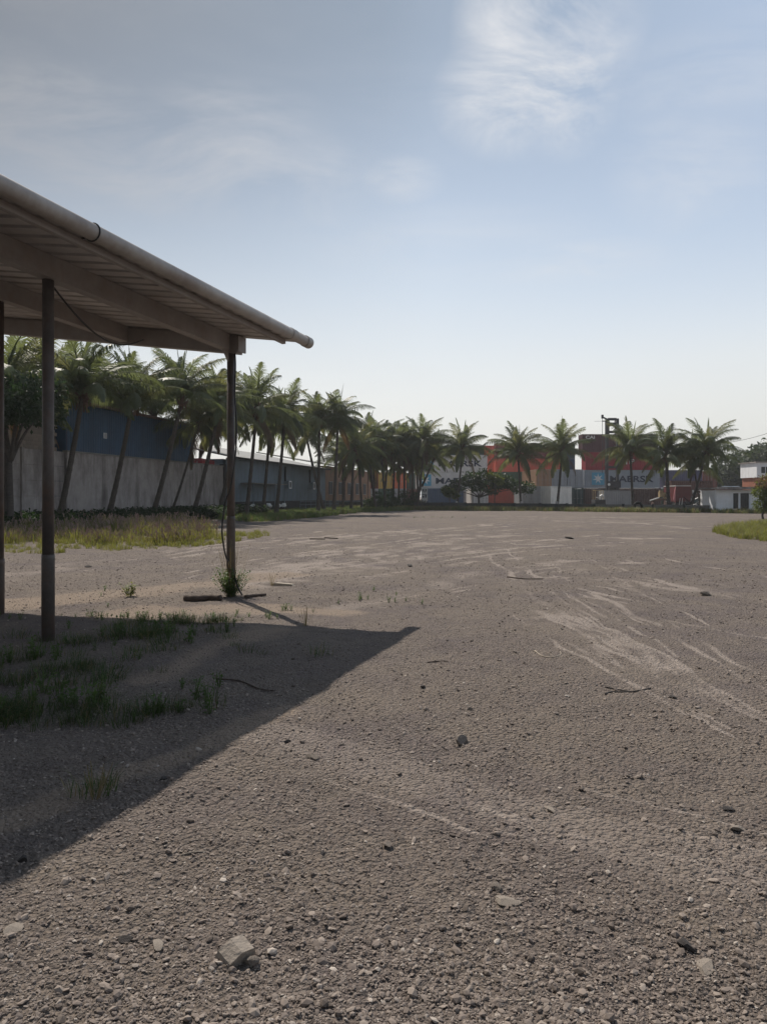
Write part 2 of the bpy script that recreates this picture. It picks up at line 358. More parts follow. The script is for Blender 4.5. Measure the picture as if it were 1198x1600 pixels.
# ------------------------------------------------------------------ scatter with geometry nodes
def hidden_collection(name, meshes):
    c = bpy.data.collections.new(name)
    for i_, me in enumerate(meshes):
        o = bpy.data.objects.new(me.name, me); c.objects.link(o)
    return c
def scatter(name, pts, scl, rot, idx, coll, label, parent=None, cat=None):
    me = bpy.data.meshes.new(name); n = len(pts); me.vertices.add(n); me.vertices.foreach_set('co', np.asarray(pts, np.float32).ravel())
    a = me.attributes.new('scl', 'FLOAT_VECTOR', 'POINT'); a.data.foreach_set('vector', np.asarray(scl, np.float32).ravel())
    a = me.attributes.new('rot', 'FLOAT_VECTOR', 'POINT'); a.data.foreach_set('vector', np.asarray(rot, np.float32).ravel())
    a = me.attributes.new('idx', 'INT', 'POINT'); a.data.foreach_set('value', np.asarray(idx, np.int32))
    o = link(name, me, parent, kind='stuff', label=label)
    ng = bpy.data.node_groups.new(name + '_nodes', 'GeometryNodeTree')
    ng.interface.new_socket('Geometry', in_out='INPUT', socket_type='NodeSocketGeometry'); ng.interface.new_socket('Geometry', in_out='OUTPUT', socket_type='NodeSocketGeometry')
    n_ = ng.nodes; l = ng.links
    gi = n_.new('NodeGroupInput'); go_ = n_.new('NodeGroupOutput'); ins = n_.new('GeometryNodeInstanceOnPoints')
    ci = n_.new('GeometryNodeCollectionInfo'); ci.inputs['Collection'].default_value = coll; ci.inputs['Separate Children'].default_value = True; ci.inputs['Reset Children'].default_value = True
    def na(nm, ty):
        q = n_.new('GeometryNodeInputNamedAttribute'); q.data_type = ty; q.inputs['Name'].default_value = nm; return q.outputs['Attribute']
    l.new(gi.outputs[0], ins.inputs['Points']); l.new(ci.outputs[0], ins.inputs['Instance']); ins.inputs['Pick Instance'].default_value = True
    l.new(na('idx', 'INT'), ins.inputs['Instance Index']); l.new(na('rot', 'FLOAT_VECTOR'), ins.inputs['Rotation']); l.new(na('scl', 'FLOAT_VECTOR'), ins.inputs['Scale'])
    l.new(ins.outputs[0], go_.inputs[0])
    md = o.modifiers.new('scatter', 'NODES'); md.node_group = ng
    return o

def rock_mesh(name, m, sub=1, seed=0, flat=.7, jag=.28, cut_=(.26, .46)):
    bm = bmesh.new(); bmesh.ops.create_icosphere(bm, subdivisions=sub, radius=.5); r = random.Random(seed)
    ax = [Vector((r.uniform(-1, 1), r.uniform(-1, 1), r.uniform(-1, 1))).normalized() for _ in range(9)]
    cut = [r.uniform(*cut_) for _ in ax]
    for v in bm.verts:
        p = v.co.copy()
        for a, c in zip(ax, cut):
            d = p.dot(a)
            if d > c: p -= a * (d - c)
        p *= 1 + r.uniform(-jag, jag) * .25
        v.co = Vector((p.x * r.uniform(.95, 1.05), p.y, p.z * flat))
    me = bpy.data.meshes.new(name); bm.to_mesh(me); bm.free(); me.materials.append(m); return me
def peb_mat():
    m = mat("pebble", (.15, .128, .112), .9, .3, 2.5, rnd=0)
    t = m.node_tree; n = t.nodes; l = t.links; b = [q for q in n if q.type == 'BSDF_PRINCIPLED'][0]
    oi = n.new('ShaderNodeObjectInfo'); cr_ = n.new('ShaderNodeValToRGB'); l.new(oi.outputs['Random'], cr_.inputs[0])
    st = [(0, (.10, .08, .066)), (.2, (.165, .134, .115)), (.6, (.22, .180, .152)), (.93, (.27, .225, .19)), (1, (.42, .37, .32))]
    while len(cr_.color_ramp.elements) < 5: cr_.color_ramp.elements.new(.5)
    for e, (p, c) in zip(cr_.color_ramp.elements, st): e.position = p; e.color = (*c, 1)
    l.new(cr_.outputs[0], b.inputs['Base Color']); return m
PM = peb_mat()
pebs = hidden_collection('pebble_sources', [rock_mesh(f"pebble_{k}", PM, 1, 40 + k, [.55, .7, .8, .5, .65, .4][k]) for k in range(6)])
NP = 330000
th = nr.uniform(-36, 36, NP) * pi / 180
u = nr.uniform(0, 1, NP); r = 1.9 * (60 / 1.9) ** (u ** 1.2)
px_, py_ = r * np.sin(th), r * np.cos(th)
sm, som = masks(px_, py_)
dens = -.15 + 1.9 * fbm(px_ * .9, py_ * .9, 77, 4)
keep = nr.uniform(0, 1, NP) < np.clip(dens - .55 * np.clip(sm, 0, 1) - .5 * np.clip(som, 0, 1), .05, 1)
keep &= nr.uniform(0, 1, NP) < np.exp(-np.maximum(r - 12, 0) / 14)
px_, py_, r = px_[keep], py_[keep], r[keep]; n = len(r)
sz = np.clip(.0009 * r, .0076, .016) * np.exp(nr.normal(0, .52, n)); big = nr.uniform(0, 1, n) < .014; sz[big] *= nr.uniform(1.6, 3.2, big.sum()); sz = np.clip(sz, .004, .042)
sc3 = np.stack([sz * nr.uniform(.8, 1.5, n), sz * nr.uniform(.8, 1.2, n), sz * nr.uniform(.6, 1.1, n)], -1)
scatter("loose_gravel", np.stack([px_, py_, ground_z(px_, py_) + sz * .12], -1), sc3, np.stack([nr.uniform(-.5, .5, n), nr.uniform(-.5, .5, n), nr.uniform(0, 6.28, n)], -1),
        nr.integers(0, 6, n), pebs, "loose brown gravel and pebbles strewn over the yard")

# ------------------------------------------------------------------ grass sources
M_grass = mat("grass_blade", (.13, .15, .045), .6, .3, 2, rnd=.35, trans=(.27, .27, .045))
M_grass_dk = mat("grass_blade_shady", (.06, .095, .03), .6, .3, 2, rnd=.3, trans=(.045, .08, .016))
M_lush = mat("lush_grass_blade", (.075, .115, .035), .6, .3, 2, rnd=.35, trans=(.13, .19, .04))
M_dry = mat("dry_grass", (.20, .16, .085), .7, .3, 2, rnd=.3, trans=(.22, .17, .08))
M_flower = mat("seed_head", (.36, .27, .24), .8, .2, 2, rnd=.3, trans=(.40, .28, .25))
M_weed = mat("weed_leaf", (.06, .10, .03), .55, .3, 2, rnd=.3, trans=(.12, .19, .04))
M_weed_dk = mat("dark_leaf", (.026, .045, .02), .8, .3, 2, rnd=.3, trans=(.03, .06, .015))
def tuft(name, mats, nb=36, h=.3, w=.006, spread=.12, lean=.5, seed=0, mi=None, heads=0, head_mi=1, head_r=.012, dry=.1, dry_mi=1):
    r = random.Random(seed); b = MB()
    for k in range(nb):
        a = r.uniform(0, 2 * pi); d = r.random() ** .6 * spread; x, y = d * cos(a), d * sin(a)
        hh = h * r.uniform(.45, 1.1); le = lean * r.uniform(.2, 1.1) * hh; a2 = a + r.uniform(-1.2, 1.2); dx, dy = cos(a2), sin(a2); sx, sy = -dy * w / 2, dx * w / 2
        b.cur = dry_mi if r.random() < dry else 0
        p0 = Vector((x, y, -.01)); p1 = p0 + Vector((dx * le * .3, dy * le * .3, hh * .55)); p2 = p0 + Vector((dx * le, dy * le, hh * .98 - le * .25)); s_ = Vector((sx, sy, 0))
        b.add([p0 - s_, p0 + s_, p1 + s_ * .8, p1 - s_ * .8, p2], [(0, 1, 2, 3), (3, 2, 4)])
        if k < heads:
            b.cur = head_mi; q = p2
            for zz in range(3):
                c = q + Vector((r.uniform(-1, 1) * head_r, r.uniform(-1, 1) * head_r, -zz * head_r * 1.6)); hr = head_r * r.uniform(.6, 1.2)
                b.add([c + Vector((hr, 0, 0)), c + Vector((-hr * .5, hr * .8, 0)), c + Vector((-hr * .5, -hr * .8, 0)), c + Vector((0, 0, hr * 1.6)), c - Vector((0, 0, hr * 1.2))],
                      [(0, 1, 3), (1, 2, 3), (2, 0, 3), (1, 0, 4), (2, 1, 4), (0, 2, 4)])
    return b.mesh(name, mats)
def leafy(name, mats, n=40, h=.4, rad=.25, ls=.05, seed=0, stems=8):
    r = random.Random(seed); b = MB()
    for s_ in range(stems):
        a = r.uniform(0, 2 * pi); top = Vector((cos(a) * rad * r.uniform(.2, 1), sin(a) * rad * r.uniform(.2, 1), h * r.uniform(.6, 1.05)))
        b.cur = 0; base_ = Vector((top.x * .2, top.y * .2, -.01)); d = Vector((-top.y, top.x, 0)).normalized() * .004 if top.xy.length > 1e-3 else Vector((.004, 0, 0))
        b.add([base_ - d, base_ + d, top + d * .5, top - d * .5], [(0, 1, 2, 3)])
        for k in range(n // stems):
            t = r.uniform(.2, 1.0); c = base_.lerp(top, t); v = Vector((r.uniform(-1, 1), r.uniform(-1, 1), r.uniform(-.4, .6))).normalized() * ls * r.uniform(.7, 1.4)
            w = v.cross(Vector((r.uniform(-.4, .4), r.uniform(-.4, .4), 1))).normalized() * v.length * .32
            b.add([c, c + v * .5 + w, c + v, c + v * .5 - w], [(0, 1, 2, 3)])
    return b.mesh(name, mats)
def sc_iso(n, lo, hi): s_ = nr.uniform(lo, hi, n); return np.stack([s_, s_, s_], -1)
def rotz(n, t=.15): return np.stack([nr.uniform(-t, t, n), nr.uniform(-t, t, n), nr.uniform(0, 6.28, n)], -1)
c_short = hidden_collection('grass_tuft_sources', [tuft(f"grass_tuft_{k}", [M_grass, M_dry], 40, .22, .008, .10, .6, k, dry=.15) for k in range(4)])
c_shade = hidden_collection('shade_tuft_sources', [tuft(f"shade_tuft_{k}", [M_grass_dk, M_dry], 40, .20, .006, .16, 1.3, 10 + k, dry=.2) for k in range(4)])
c_far = hidden_collection('far_tuft_sources', [tuft(f"far_tuft_{k}", [M_lush, M_dry], 36, .5, .03, .35, .5, 20 + k, dry=.22) for k in range(4)])
c_dryf = hidden_collection('dry_tuft_sources', [tuft(f"dry_tuft_{k}", [M_lush, M_dry], 36, .5, .03, .35, .6, 70 + k, dry=.5) for k in range(4)])
c_fl = hidden_collection('flower_tuft_sources', [tuft(f"flower_tuft_{k}", [M_grass, M_flower, M_dry], 34, .62, .016, .28, .5, 30 + k, heads=9, head_r=.024, dry=.22, dry_mi=2) for k in range(4)])
c_sh = hidden_collection('low_shrub_sources', [leafy(f"low_shrub_{k}", [M_weed_dk], 110, .75, .55, .17, 50 + k, 10) for k in range(3)])
c_wd = hidden_collection('weed_sources', [leafy(f"weed_{k}", [M_weed], 48, .16, .10, .03, 60 + k, 8) for k in range(3)])

def poly_pts(poly, dens, seed=1):
    """random points in a world polygon"""
    P = np.array([(p[0], p[1]) for p in poly]); lo, hi = P.min(0), P.max(0); n = int(dens * (hi - lo).prod()); q = nr.uniform(lo, hi, (n, 2))
    ins = np.zeros(n, bool); j = len(P) - 1
    for i in range(len(P)):
        c = ((P[i, 1] > q[:, 1]) != (P[j, 1] > q[:, 1])) & (q[:, 0] < (P[j, 0] - P[i, 0]) * (q[:, 1] - P[i, 1]) / (P[j, 1] - P[i, 1] + 1e-9) + P[i, 0]); ins ^= c; j = i
    return q[ins]
def gpoly(pp): return [tuple(G(*p)[:2]) for p in pp]
def strew(name, q, coll, k, lo, hi, label, hx=1.0):
    n = len(q); s_ = sc_iso(n, lo, hi)
    if not np.isscalar(hx): s_ = s_ * hx[:, None]
    return scatter(name, np.stack([q[:, 0], q[:, 1], ground_z(q[:, 0], q[:, 1])], -1), s_, rotz(n), nr.integers(0, k, n), coll, label)
# left wall line: X = WX0 + .2 Y
WX0 = -25.58
def wx(Y): return WX0 + .2 * Y
# tall flowering grass on the left
q = poly_pts(gpoly([(-40, 846), (60, 854), (140, 855), (300, 850), (330, 842), (325, 828), (290, 822), (180, 818), (60, 818), (-40, 818)]), 7)
dn = fbm(q[:, 0] * .5, q[:, 1] * .5, 91, 3); q = q[nr.uniform(0, 1, len(q)) < np.clip((dn - .36) * 5, .10, 1)]
strew("flowering_grass", q, c_fl, 4, .6, 1.15, "tall grass with pinkish seed heads in front of the stained wall", .5 + 1.15 * fbm(q[:, 0] * .45, q[:, 1] * .45, 61, 3))
q = poly_pts(gpoly([(-40, 862), (60, 866), (140, 862), (310, 856), (420, 838), (420, 832), (320, 830), (250, 842), (100, 846), (-40, 846)]), 12)
q = q[nr.uniform(0, 1, len(q)) < np.clip((fbm(q[:, 0] * .8, q[:, 1] * .8, 62, 3) - .38) * 5, 0, .8)]
strew("verge_grass", q, c_short, 4, .6, 1.2, "low yellow-green grass edging the yard on the left")
# dark low shrubs at wall foot
q = np.concatenate([np.stack([wx(y) + nr.uniform(.6, 3.4, 60), np.full(60, y) + nr.uniform(-.8, .8, 60)], -1)[: (40 if y < 63 else 8)] for y in np.arange(30, 66, 1.1)])
strew("low_undergrowth", q, c_sh, 3, .5, 1.25, "dark leafy undergrowth along the foot of the concrete wall")
# green strip further back left, then the strip before the back wall
q = poly_pts(gpoly([(330, 812), (400, 816), (460, 812), (520, 806), (560, 801), (640, 798), (640, 795), (520, 796), (430, 797), (340, 800)]), 3.2)
strew("lush_grass", q, c_far, 4, .6, 1.15, "lush green grass strip below the palm row")
WA = (-6.0, 98.7); WB = (32.9, 76.0)        # far wall ends
def far_wall(t): return WA[0] + (WB[0] - WA[0]) * t, WA[1] + (WB[1] - WA[1]) * t
tt = nr.uniform(-.05, 1.12, 3000); off = nr.uniform(.3, 5.0, 3000)
fx, fy = far_wall(tt); nx_, ny_ = -.504, -.864
q = np.stack([fx + nx_ * off, fy + ny_ * off], -1); dn = fbm(q[:, 0] * .4, q[:, 1] * .4, 19, 3); q = q[nr.uniform(0, 1, len(q)) < np.clip((dn - .34) * 4 - off[:] * .10 + .35, .03, 1)]
strew("wall_foot_weeds", q, c_dryf, 4, .5, 1.35, "dry weeds and grass along the foot of the low back wall")
# right grass patch
q = poly_pts(gpoly([(1112, 832), (1150, 842), (1240, 852), (1400, 850), (1400, 806), (1240, 812), (1175, 818), (1125, 825)]), 9)
strew("corner_grass", q, c_short, 4, .8, 1.9, "bright green grass patch at the right edge of the yard")
# shaded grass under the shed
def patch(px, py, rx, ry, n):
    g = G(px, py); return np.stack([g.x + nr.normal(0, rx, n), g.y + nr.normal(0, ry, n)], -1)
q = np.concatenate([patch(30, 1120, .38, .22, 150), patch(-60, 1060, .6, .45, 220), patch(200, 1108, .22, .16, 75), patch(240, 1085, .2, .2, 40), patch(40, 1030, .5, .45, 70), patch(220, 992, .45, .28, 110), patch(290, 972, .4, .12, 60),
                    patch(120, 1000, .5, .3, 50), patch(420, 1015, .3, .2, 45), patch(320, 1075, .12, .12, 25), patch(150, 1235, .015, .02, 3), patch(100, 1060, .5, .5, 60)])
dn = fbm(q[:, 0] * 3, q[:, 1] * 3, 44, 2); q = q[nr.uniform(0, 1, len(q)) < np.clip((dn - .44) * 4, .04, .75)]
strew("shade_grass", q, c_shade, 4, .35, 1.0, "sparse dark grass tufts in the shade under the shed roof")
q = np.concatenate([patch(40, 1110, .5, .3, 22), patch(220, 1100, .4, .25, 10), patch(250, 990, .6, .3, 16), patch(60, 1030, .6, .4, 18)])
strew("shade_weeds", q, c_wd, 3, .5, 1.3, "small broad leaved weeds among the grass in the shed's shade")
q = np.concatenate([patch(470, 955, .25, .12, 4), patch(580, 940, .4, .2, 9), patch(250, 965, .8, .12, 40), patch(205, 925, .3, .3, 5), patch(670, 809, 1.2, .8, 30), patch(600, 925, .8, .4, 2), patch(30, 960, 1, .4, 8)])
strew("sprouting_weeds", q, c_wd, 3, .3, .8, "small weeds sprouting from the silt near the shed")

# ------------------------------------------------------------------ shed
M_post = mat("post_paint", (.085, .072, .065), .55, .3, 6, .3, 40, dirt=(.13, .07, .045), dirt_amt=.5, dirt_scale=5)
M_beam = mat("beam_paint", (.29, .265, .25), .6, .18, 2.5, .1, 30, dirt=(.24, .19, .16), dirt_amt=.4, dirt_scale=3)
M_sheet = mat("roof_sheet", (.44, .415, .40), .45, .15, 3, dirt=(.32, .26, .22), dirt_amt=.5, dirt_scale=2, metal=.1, rnd=.14)
M_pvc = mat("gutter_pipe", (.34, .31, .28), .5, .15, 4, dirt=(.18, .14, .12), dirt_amt=.6, dirt_scale=2.5)
M_cable = mat("cable_black", (.015, .015, .016), .5, .1)
U = Vector((.3256, .9455, 0)); Vv = Vector((.9455, -.3256, 0)); P2 = Vector((-2.42, 12.2, 0)); P1 = Vector((-3.72, 8.53, 0))
shed = thing("open_shed", "open-sided metal shed with corrugated roof on round posts", "shed", P2)
def S(b, a, z): # local: b along U, a along V (right positive), z
    return U * b + Vv * a + Vector((0, 0, z))
def roofz(b, a): return 4.15 - .136 * a - .028 * b
Rm = Matrix((Vv, U, Vector((0, 0, 1)))).transposed()
# roof sheets, ribs along V
b0, b1 = -15.0, .12; wsh = .84; nsh = int(round((b1 - b0) / wsh)); a_r, a_l = 1.10, -13.5  # left end extended out of view to deepen the shade below
prof = [(0, 0), (.03, 0), (.06, .038), (.10, .038), (.13, 0), (.28, 0)]
for k in range(nsh):
    bs = b1 - (k + 1) * (b1 - b0) / nsh; b = MB(); bb = []
    for w in range(3):
        for (x, z) in prof[:-1]: bb.append((bs + w * .28 * (b1 - b0) / nsh / wsh + x, z))
    bb.append((bs + (b1 - b0) / nsh + .028, 0))
    vs = []; na_ = 8
    for ia in range(na_ + 1):
        a = a_r + (a_l - a_r) * ia / na_
        for (x, z) in bb: vs.append(S(x, a, roofz(x, a) + z + .003 * (k % 2)))
    m_ = len(bb); fs = [(i * m_ + j, i * m_ + j + 1, (i + 1) * m_ + j + 1, (i + 1) * m_ + j) for i in range(na_) for j in range(m_ - 1)]
    b.add(vs, fs); link("roof_sheet", b.mesh("roof_sheet", M_sheet), shed)
def beam(a, ba, bb_, h=.25, w=.14, name='beam', drop=.012):
    b = MB(); b.bar(S(ba, a, roofz(ba, a) - drop - h / 2), S(bb_, a, roofz(bb_, a) - drop - h / 2), w, h); link(name, b.mesh(name, M_beam), shed)
beam(0, -14.5, -.16); beam(-1.95, -14.5, -.095); beam(-5.2, -14.5, -.095); beam(-8.6, -14.5, -.095)
b = MB(); b.bar(S(-.0, .17, roofz(0, .17) - .15), S(0, -9.2, roofz(0, -9.2) - .15), .18, .27); link("end_beam", b.mesh("end_beam", M_beam), shed)
b = MB(); b.bar(S(-.06, .96, roofz(0, .96) - .045), S(-14.9, .96, roofz(-14.9, .96) - .045), .06, .07); link("eave_purlin", b.mesh("eave_purlin", M_beam), shed)
# bracket plates at post 2
b = MB(); b.box(S(-.03, .205, 3.985), (.03, .24, .24), Rm); link("end_plate", b.mesh("end_plate", M_beam), shed)
b = MB(); b.prism([(-.09, 3.72), (-.09, 4.0), (-.35, 4.0)], -.012, .012, Matrix.Rotation(atan2(U.y, U.x), 3, 'Z')); link("bracket_plate", b.mesh("bracket_plate", M_beam), shed)
def post(b_, a_, r_=.062, low=1.0, top=None):
    zt = top or roofz(b_, a_) - .13; b = MB(); p = S(b_, a_, 0)
    b.tube([p + Vector((0, 0, low)), p + Vector((0, 0, zt * .5)), p + Vector((0, 0, zt))], r_, 16); o = link("post", b.mesh("post", M_post, True), shed)
    b = MB(); b.tube([p + Vector((0, 0, -.15)), p + Vector((0, 0, low - .05)), p + Vector((0, 0, low))], [r_ + .008] * 3, 16); link("post_sleeve", b.mesh("post_sleeve", M_post, True), o)
    b = MB(); b.box(p + Vector((0, 0, zt)), (.2, .2, .012), Rm); link("cap_plate", b.mesh("cap_plate", M_beam), o)
    return o
d1 = P1 - P2; post(d1.dot(U), d1.dot(Vv), low=.95); post(0, 0, low=1.28)
P3 = Vector((-5.19, 10.38, 0)) - P2; post(P3.dot(U), P3.dot(Vv), low=.75)
post(d1.dot(U) * 2.05, 0); post(-8, -8.6); post(0, -8.6); post(-4, -8.6)
# gutter
def gut(b_): return S(b_, 1.10 + .012, 4.07 - .026 * b_)
b = MB(); b.tube([gut(.42), gut(-3), gut(-7), gut(-11), gut(-15)], .083, 20); link("gutter_pipe", b.mesh("gutter_pipe", M_pvc, True), shed)
b = MB(); b.tube([gut(.52), gut(.36)], .092, 20); link("pipe_cap", b.mesh("pipe_cap", M_pvc), shed)
b = MB(); b.tube([gut(-.18), gut(-.02)], .090, 20); link("pipe_coupling", b.mesh("pipe_coupling", M_pvc), shed)
# band clamp that ties the pipe to the purlin
pt = []; cc = gut(-4.55)
for k in range(0, 15):
    t = radians(100) - radians(250) * k / 14; pt.append(cc + Vv * (cos(t) * .088) + Vector((0, 0, sin(t) * .088)))
pt.append(cc - Vv * .30 - Vector((0, 0, .05)))
b = MB(); b.tube(pt, .008, 6); link("pipe_strap", b.mesh("pipe_strap", M_cable), shed)
# cable sagging below the sheets, and the one hanging down the corner post
pt = [S(-3.9 + t * 2.4, -.05 - t * .5, 4.02 - .42 * sin(t * pi * .85) + .0 * t) for t in np.linspace(0, 1, 14)]
b = MB(); b.tube(pt, .012, 6); o = link("sagging_cable", b.mesh("sagging_cable", M_cable, True)); o['label'] = "black cable sagging below the shed's corrugated roof"; o['category'] = "cable"; o.location = P2
hang = [(0.06, 4.0, -.08), (.085, 3.7, -.07), (.075, 3.2, -.08), (.10, 2.8, -.08), (.095, 2.3, -.1), (.02, 1.75, -.11), (-.07, 1.5, -.1), (-.12, 1.1, -.1), (-.10, .85, -.1), (-.05, .62, -.1), (.05, .45, -.11), (.12, .2, -.12), (.2, .04, -.12)]
from itertools import chain
def smooth(pts, k=5):
    pts = [Vector(p) for p in pts]; r_ = []
    for i in range(len(pts) - 1):
        p0, p1, p2, p3 = pts[max(i - 1, 0)], pts[i], pts[i + 1], pts[min(i + 2, len(pts) - 1)]
        for t in [j / k for j in range(k)]: r_.append(.5 * ((2 * p1) + (-p0 + p2) * t + (2 * p0 - 5 * p1 + 4 * p2 - p3) * t * t + (-p0 + 3 * p1 - 3 * p2 + p3) * t ** 3))
    return r_ + [pts[-1]]
b = MB(); b.tube(smooth([Vector((x, y, z)) for x, z, y in hang]), .013, 8); o = link("hanging_cable", b.mesh("hanging_cable", M_cable, True)); o['label'] = "black cable hanging loosely down the shed's corner post"; o['category'] = "cable"; o.location = P2

# weed clump at the corner post
w = thing("weed_clump", "leafy weed bush growing around the foot of the shed's corner post", "weed", (P2.x, P2.y, 0))
link("foliage", leafy("foliage", [M_weed], 1500, .46, .40, .035, 5, 90), w)
link("stalks", leafy("stalks", [M_dry], 240, .92, .42, .016, 6, 34), w)
w = thing("yellow_green_weed", "small yellow-green weed alone on the bare soil left of the corner post", "weed", G(203, 932))
link("foliage", leafy("foliage", [M_grass], 160, .22, .18, .05, 9, 14), w)
for nm, (px, py), lb, s_ in (("dry_twig_plant", (478, 978), "bare twiggy weed at the tip of the corner post's shadow", .25), ("dry_twig_plant", (425, 915), "thin dry weed standing behind the pale plank", .24),
                          ("dry_twig_plant", (148, 1250), "lone thin weed stalk in the shade beside the smooth dirt path", .2)):
    w = link(nm, leafy("twigs", [M_dry], 40, s_, .15, .014, int(px), 12), None, G(px, py), label=lb, category="weed")

# ------------------------------------------------------------------ stones, logs, sticks
M_stone = mat("stone_brown", (.19, .16, .135), .9, .3, 9, .6, 40)
M_stone_l = mat("stone_pale", (.26, .222, .185), .9, .2, 9, .5, 40)
M_stone_d = mat("stone_dark", (.06, .052, .048), .9, .3, 9, .6, 40)
M_wood = mat("dead_wood", (.07, .05, .04), .9, .35, 9, .5, 30, stretch=(1, 6, 6))
M_woodp = mat("bleached_wood", (.34, .29, .23), .8, .2, 9, .3, 30, stretch=(1, 6, 6))
stones = [(722, 1163, .095, .75, M_stone, "blocky brown stone alone in the middle of the gravel"), (487, 1184, .085, .5, M_stone, "flat brown stone just outside the shed's shadow edge"),
          (370, 1497, .115, .35, M_stone_l, "largest tan stone slab tilted on the gravel at the bottom"), (392, 1506, .05, .8, M_stone, "small grey stone tucked against the largest tan slab"),
          (1102, 930, .20, .45, M_stone, "dark stone lying on the pale silt streak at the right"), (1070, 1484, .07, .6, M_stone_d, "dark rounded stone in the lower right gravel"),
          (790, 1411, .10, .22, M_stone_l, "flat pale stone sunk in the gravel right of centre"), (607, 1321, .055, .8, M_stone, "brown egg-shaped stone below the blocky one"),
          (860, 1266, .07, .3, M_stone_l, "pale flat chip on the silt streak right of centre"), (1148, 1300, .07, .4, M_stone_l, "pale stone at the right edge of the near gravel"),
          (1138, 1264, .06, .5, M_stone_d, "dark stone above the pale stone at the right edge"), (1098, 1512, .075, .25, M_stone_l, "pale flat stone in the lower right corner"),
          (890, 842, .42, .35, M_stone_d, "dark clod on the far silt beside the pale puddle mark"), (640, 885, .22, .3, M_stone_d, "flat dark clod among the silt streaks"),
          (22, 1461, .07, .35, M_stone_l, "pale stone at the bottom left corner"), (245, 1482, .06, .3, M_stone_l, "pale flat stone left of the tan slab"),
          (195, 1470, .055, .6, M_stone_d, "dark stone with a pale neighbour near the bottom left"), (140, 886, .2, .3, M_stone_d, "dark clod on the bare soil behind the second post"),
          (448, 1161, .045, .7, M_stone_d, "small dark stone beside the shadow edge, left of the flat brown one"), (735, 1110, .05, .8, M_stone_d, "small dark stone above the blocky brown stone"),
          (735, 1112, .0, .8, M_stone_d, ""), (255, 1218, .045, .7, M_stone_d, "small dark stone on the edge of the shade"), (35, 1346, .05, .7, M_stone_d, "dark stone where the shadow leaves the picture at left"),
          (1052, 1092, .07, .4, M_stone_d, "dark stone on the winding silt streak"), (662, 1075, .06, .6, M_stone_d, "dark stone right of the shadow tip"), (775, 1393, .05, .5, M_stone, "brown stone just above the flat pale one")]
for i_, (px, py, s_, fl, m, lb) in enumerate(stones):
    if s_ == 0: continue
    me = rock_mesh("stone", m, 3, 300 + i_, 1.0, .12, (.16, .40)); g = G(px, py)
    o = link("stone", me, None, (g.x, g.y, gz(g.x, g.y) + s_ * fl * .3), label=lb, category="stone"); o.scale = (s_ * 1.25, s_ * .9, s_ * fl); o.rotation_euler = (rng.uniform(-.15, .15), rng.uniform(-.15, .15), rng.uniform(0, 6))
    if i_ == 2:
        b = MB(); b.prism([(-.075, 0), (-.02, -.02), (.062, -.01), (.055, .028), (.0, .052), (-.058, .034)], -.045, .045); o.data = b.mesh("stone", m); o.scale = (.88, .8, .8); o.rotation_euler = (.30, -.22, .75); o.location.z += .008
def stick(name, pp, r_, m, lb, cat="stick", z=.01, n=8, tp=1):
    g0 = G(*pp[0][:2]); pts = []
    for p in pp: g = G(*p[:2]); pts.append(Vector((g.x - g0.x, g.y - g0.y, gz(g.x, g.y) + r_ * .8 + (p[2] if len(p) > 2 else 0))))
    pts = smooth(pts, 4); L = len(pts); b = MB(); b.tube(pts, [r_ * (1 - .4 * tp * k / L) * (1 + .12 * sin(k * 2.3)) for k in range(L)], n)
    return link(name, b.mesh(name, m, True), None, (g0.x, g0.y, 0), label=lb, category=cat)
stick("log", [(290, 938), (306, 939), (326, 937), (345, 938)], .052, M_wood, "dark short log lying left of the weed bush", "log", tp=.3)
stick("log", [(383, 935), (400, 933), (416, 932)], .03, M_wood, "thin brown branch lying right of the weed bush", "branch")
g = G(443, 915); b = MB(); b.prism([(-.2, 0), (.2, .0), (.17, .035), (-.14, .05), (-.2, .03)], -.05, .05); o = link("plank", b.mesh("plank", M_woodp), None, (g.x, g.y, gz(g.x, g.y)), label="short bleached plank lying on the silt right of the corner post", category="plank"); o.rotation_euler = (0, 0, -.25)
stick("bent_wire", [(835, 1018), (846, 1025), (862, 1028), (875, 1025), (875, 1019)], .006, M_woodp, "curved pale wire loop lying on the open gravel", "wire")
stick("twig", [(945, 1085), (955, 1080), (985, 1082), (1016, 1079)], .008, M_stone_d, "dark bent twig right of the wire loop")
stick("twig", [(945, 1073), (965, 1077), (985, 1081)], .006, M_stone_d, "short dark twig crossing the bent one")
stick("twig", [(773, 1563), (800, 1566), (825, 1569)], .0035, M_woodp, "straw-coloured twig at the bottom centre of the gravel")
stick("twig", [(283, 1336), (303, 1334), (322, 1331)], .0035, M_woodp, "straw-coloured twig below the shadow edge at left")
stick("twig", [(792, 902), (820, 905), (848, 905)], .014, M_wood, "dark stick lying across the silt streaks near the centre")
stick("twig", [(484, 843), (508, 843)], .025, M_wood, "left of two dark sticks on the far gravel")
stick("twig", [(507, 841), (528, 842)], .025, M_wood, "right of two dark sticks on the far gravel")
stick("twig", [(338, 1060), (375, 1066), (405, 1077), (428, 1078)], .008, M_wood, "dark branch lying in the shade of the roof")
stick("twig", [(668, 1035), (682, 1033), (700, 1034)], .007, M_wood, "small dark twig right of the shadow tip")

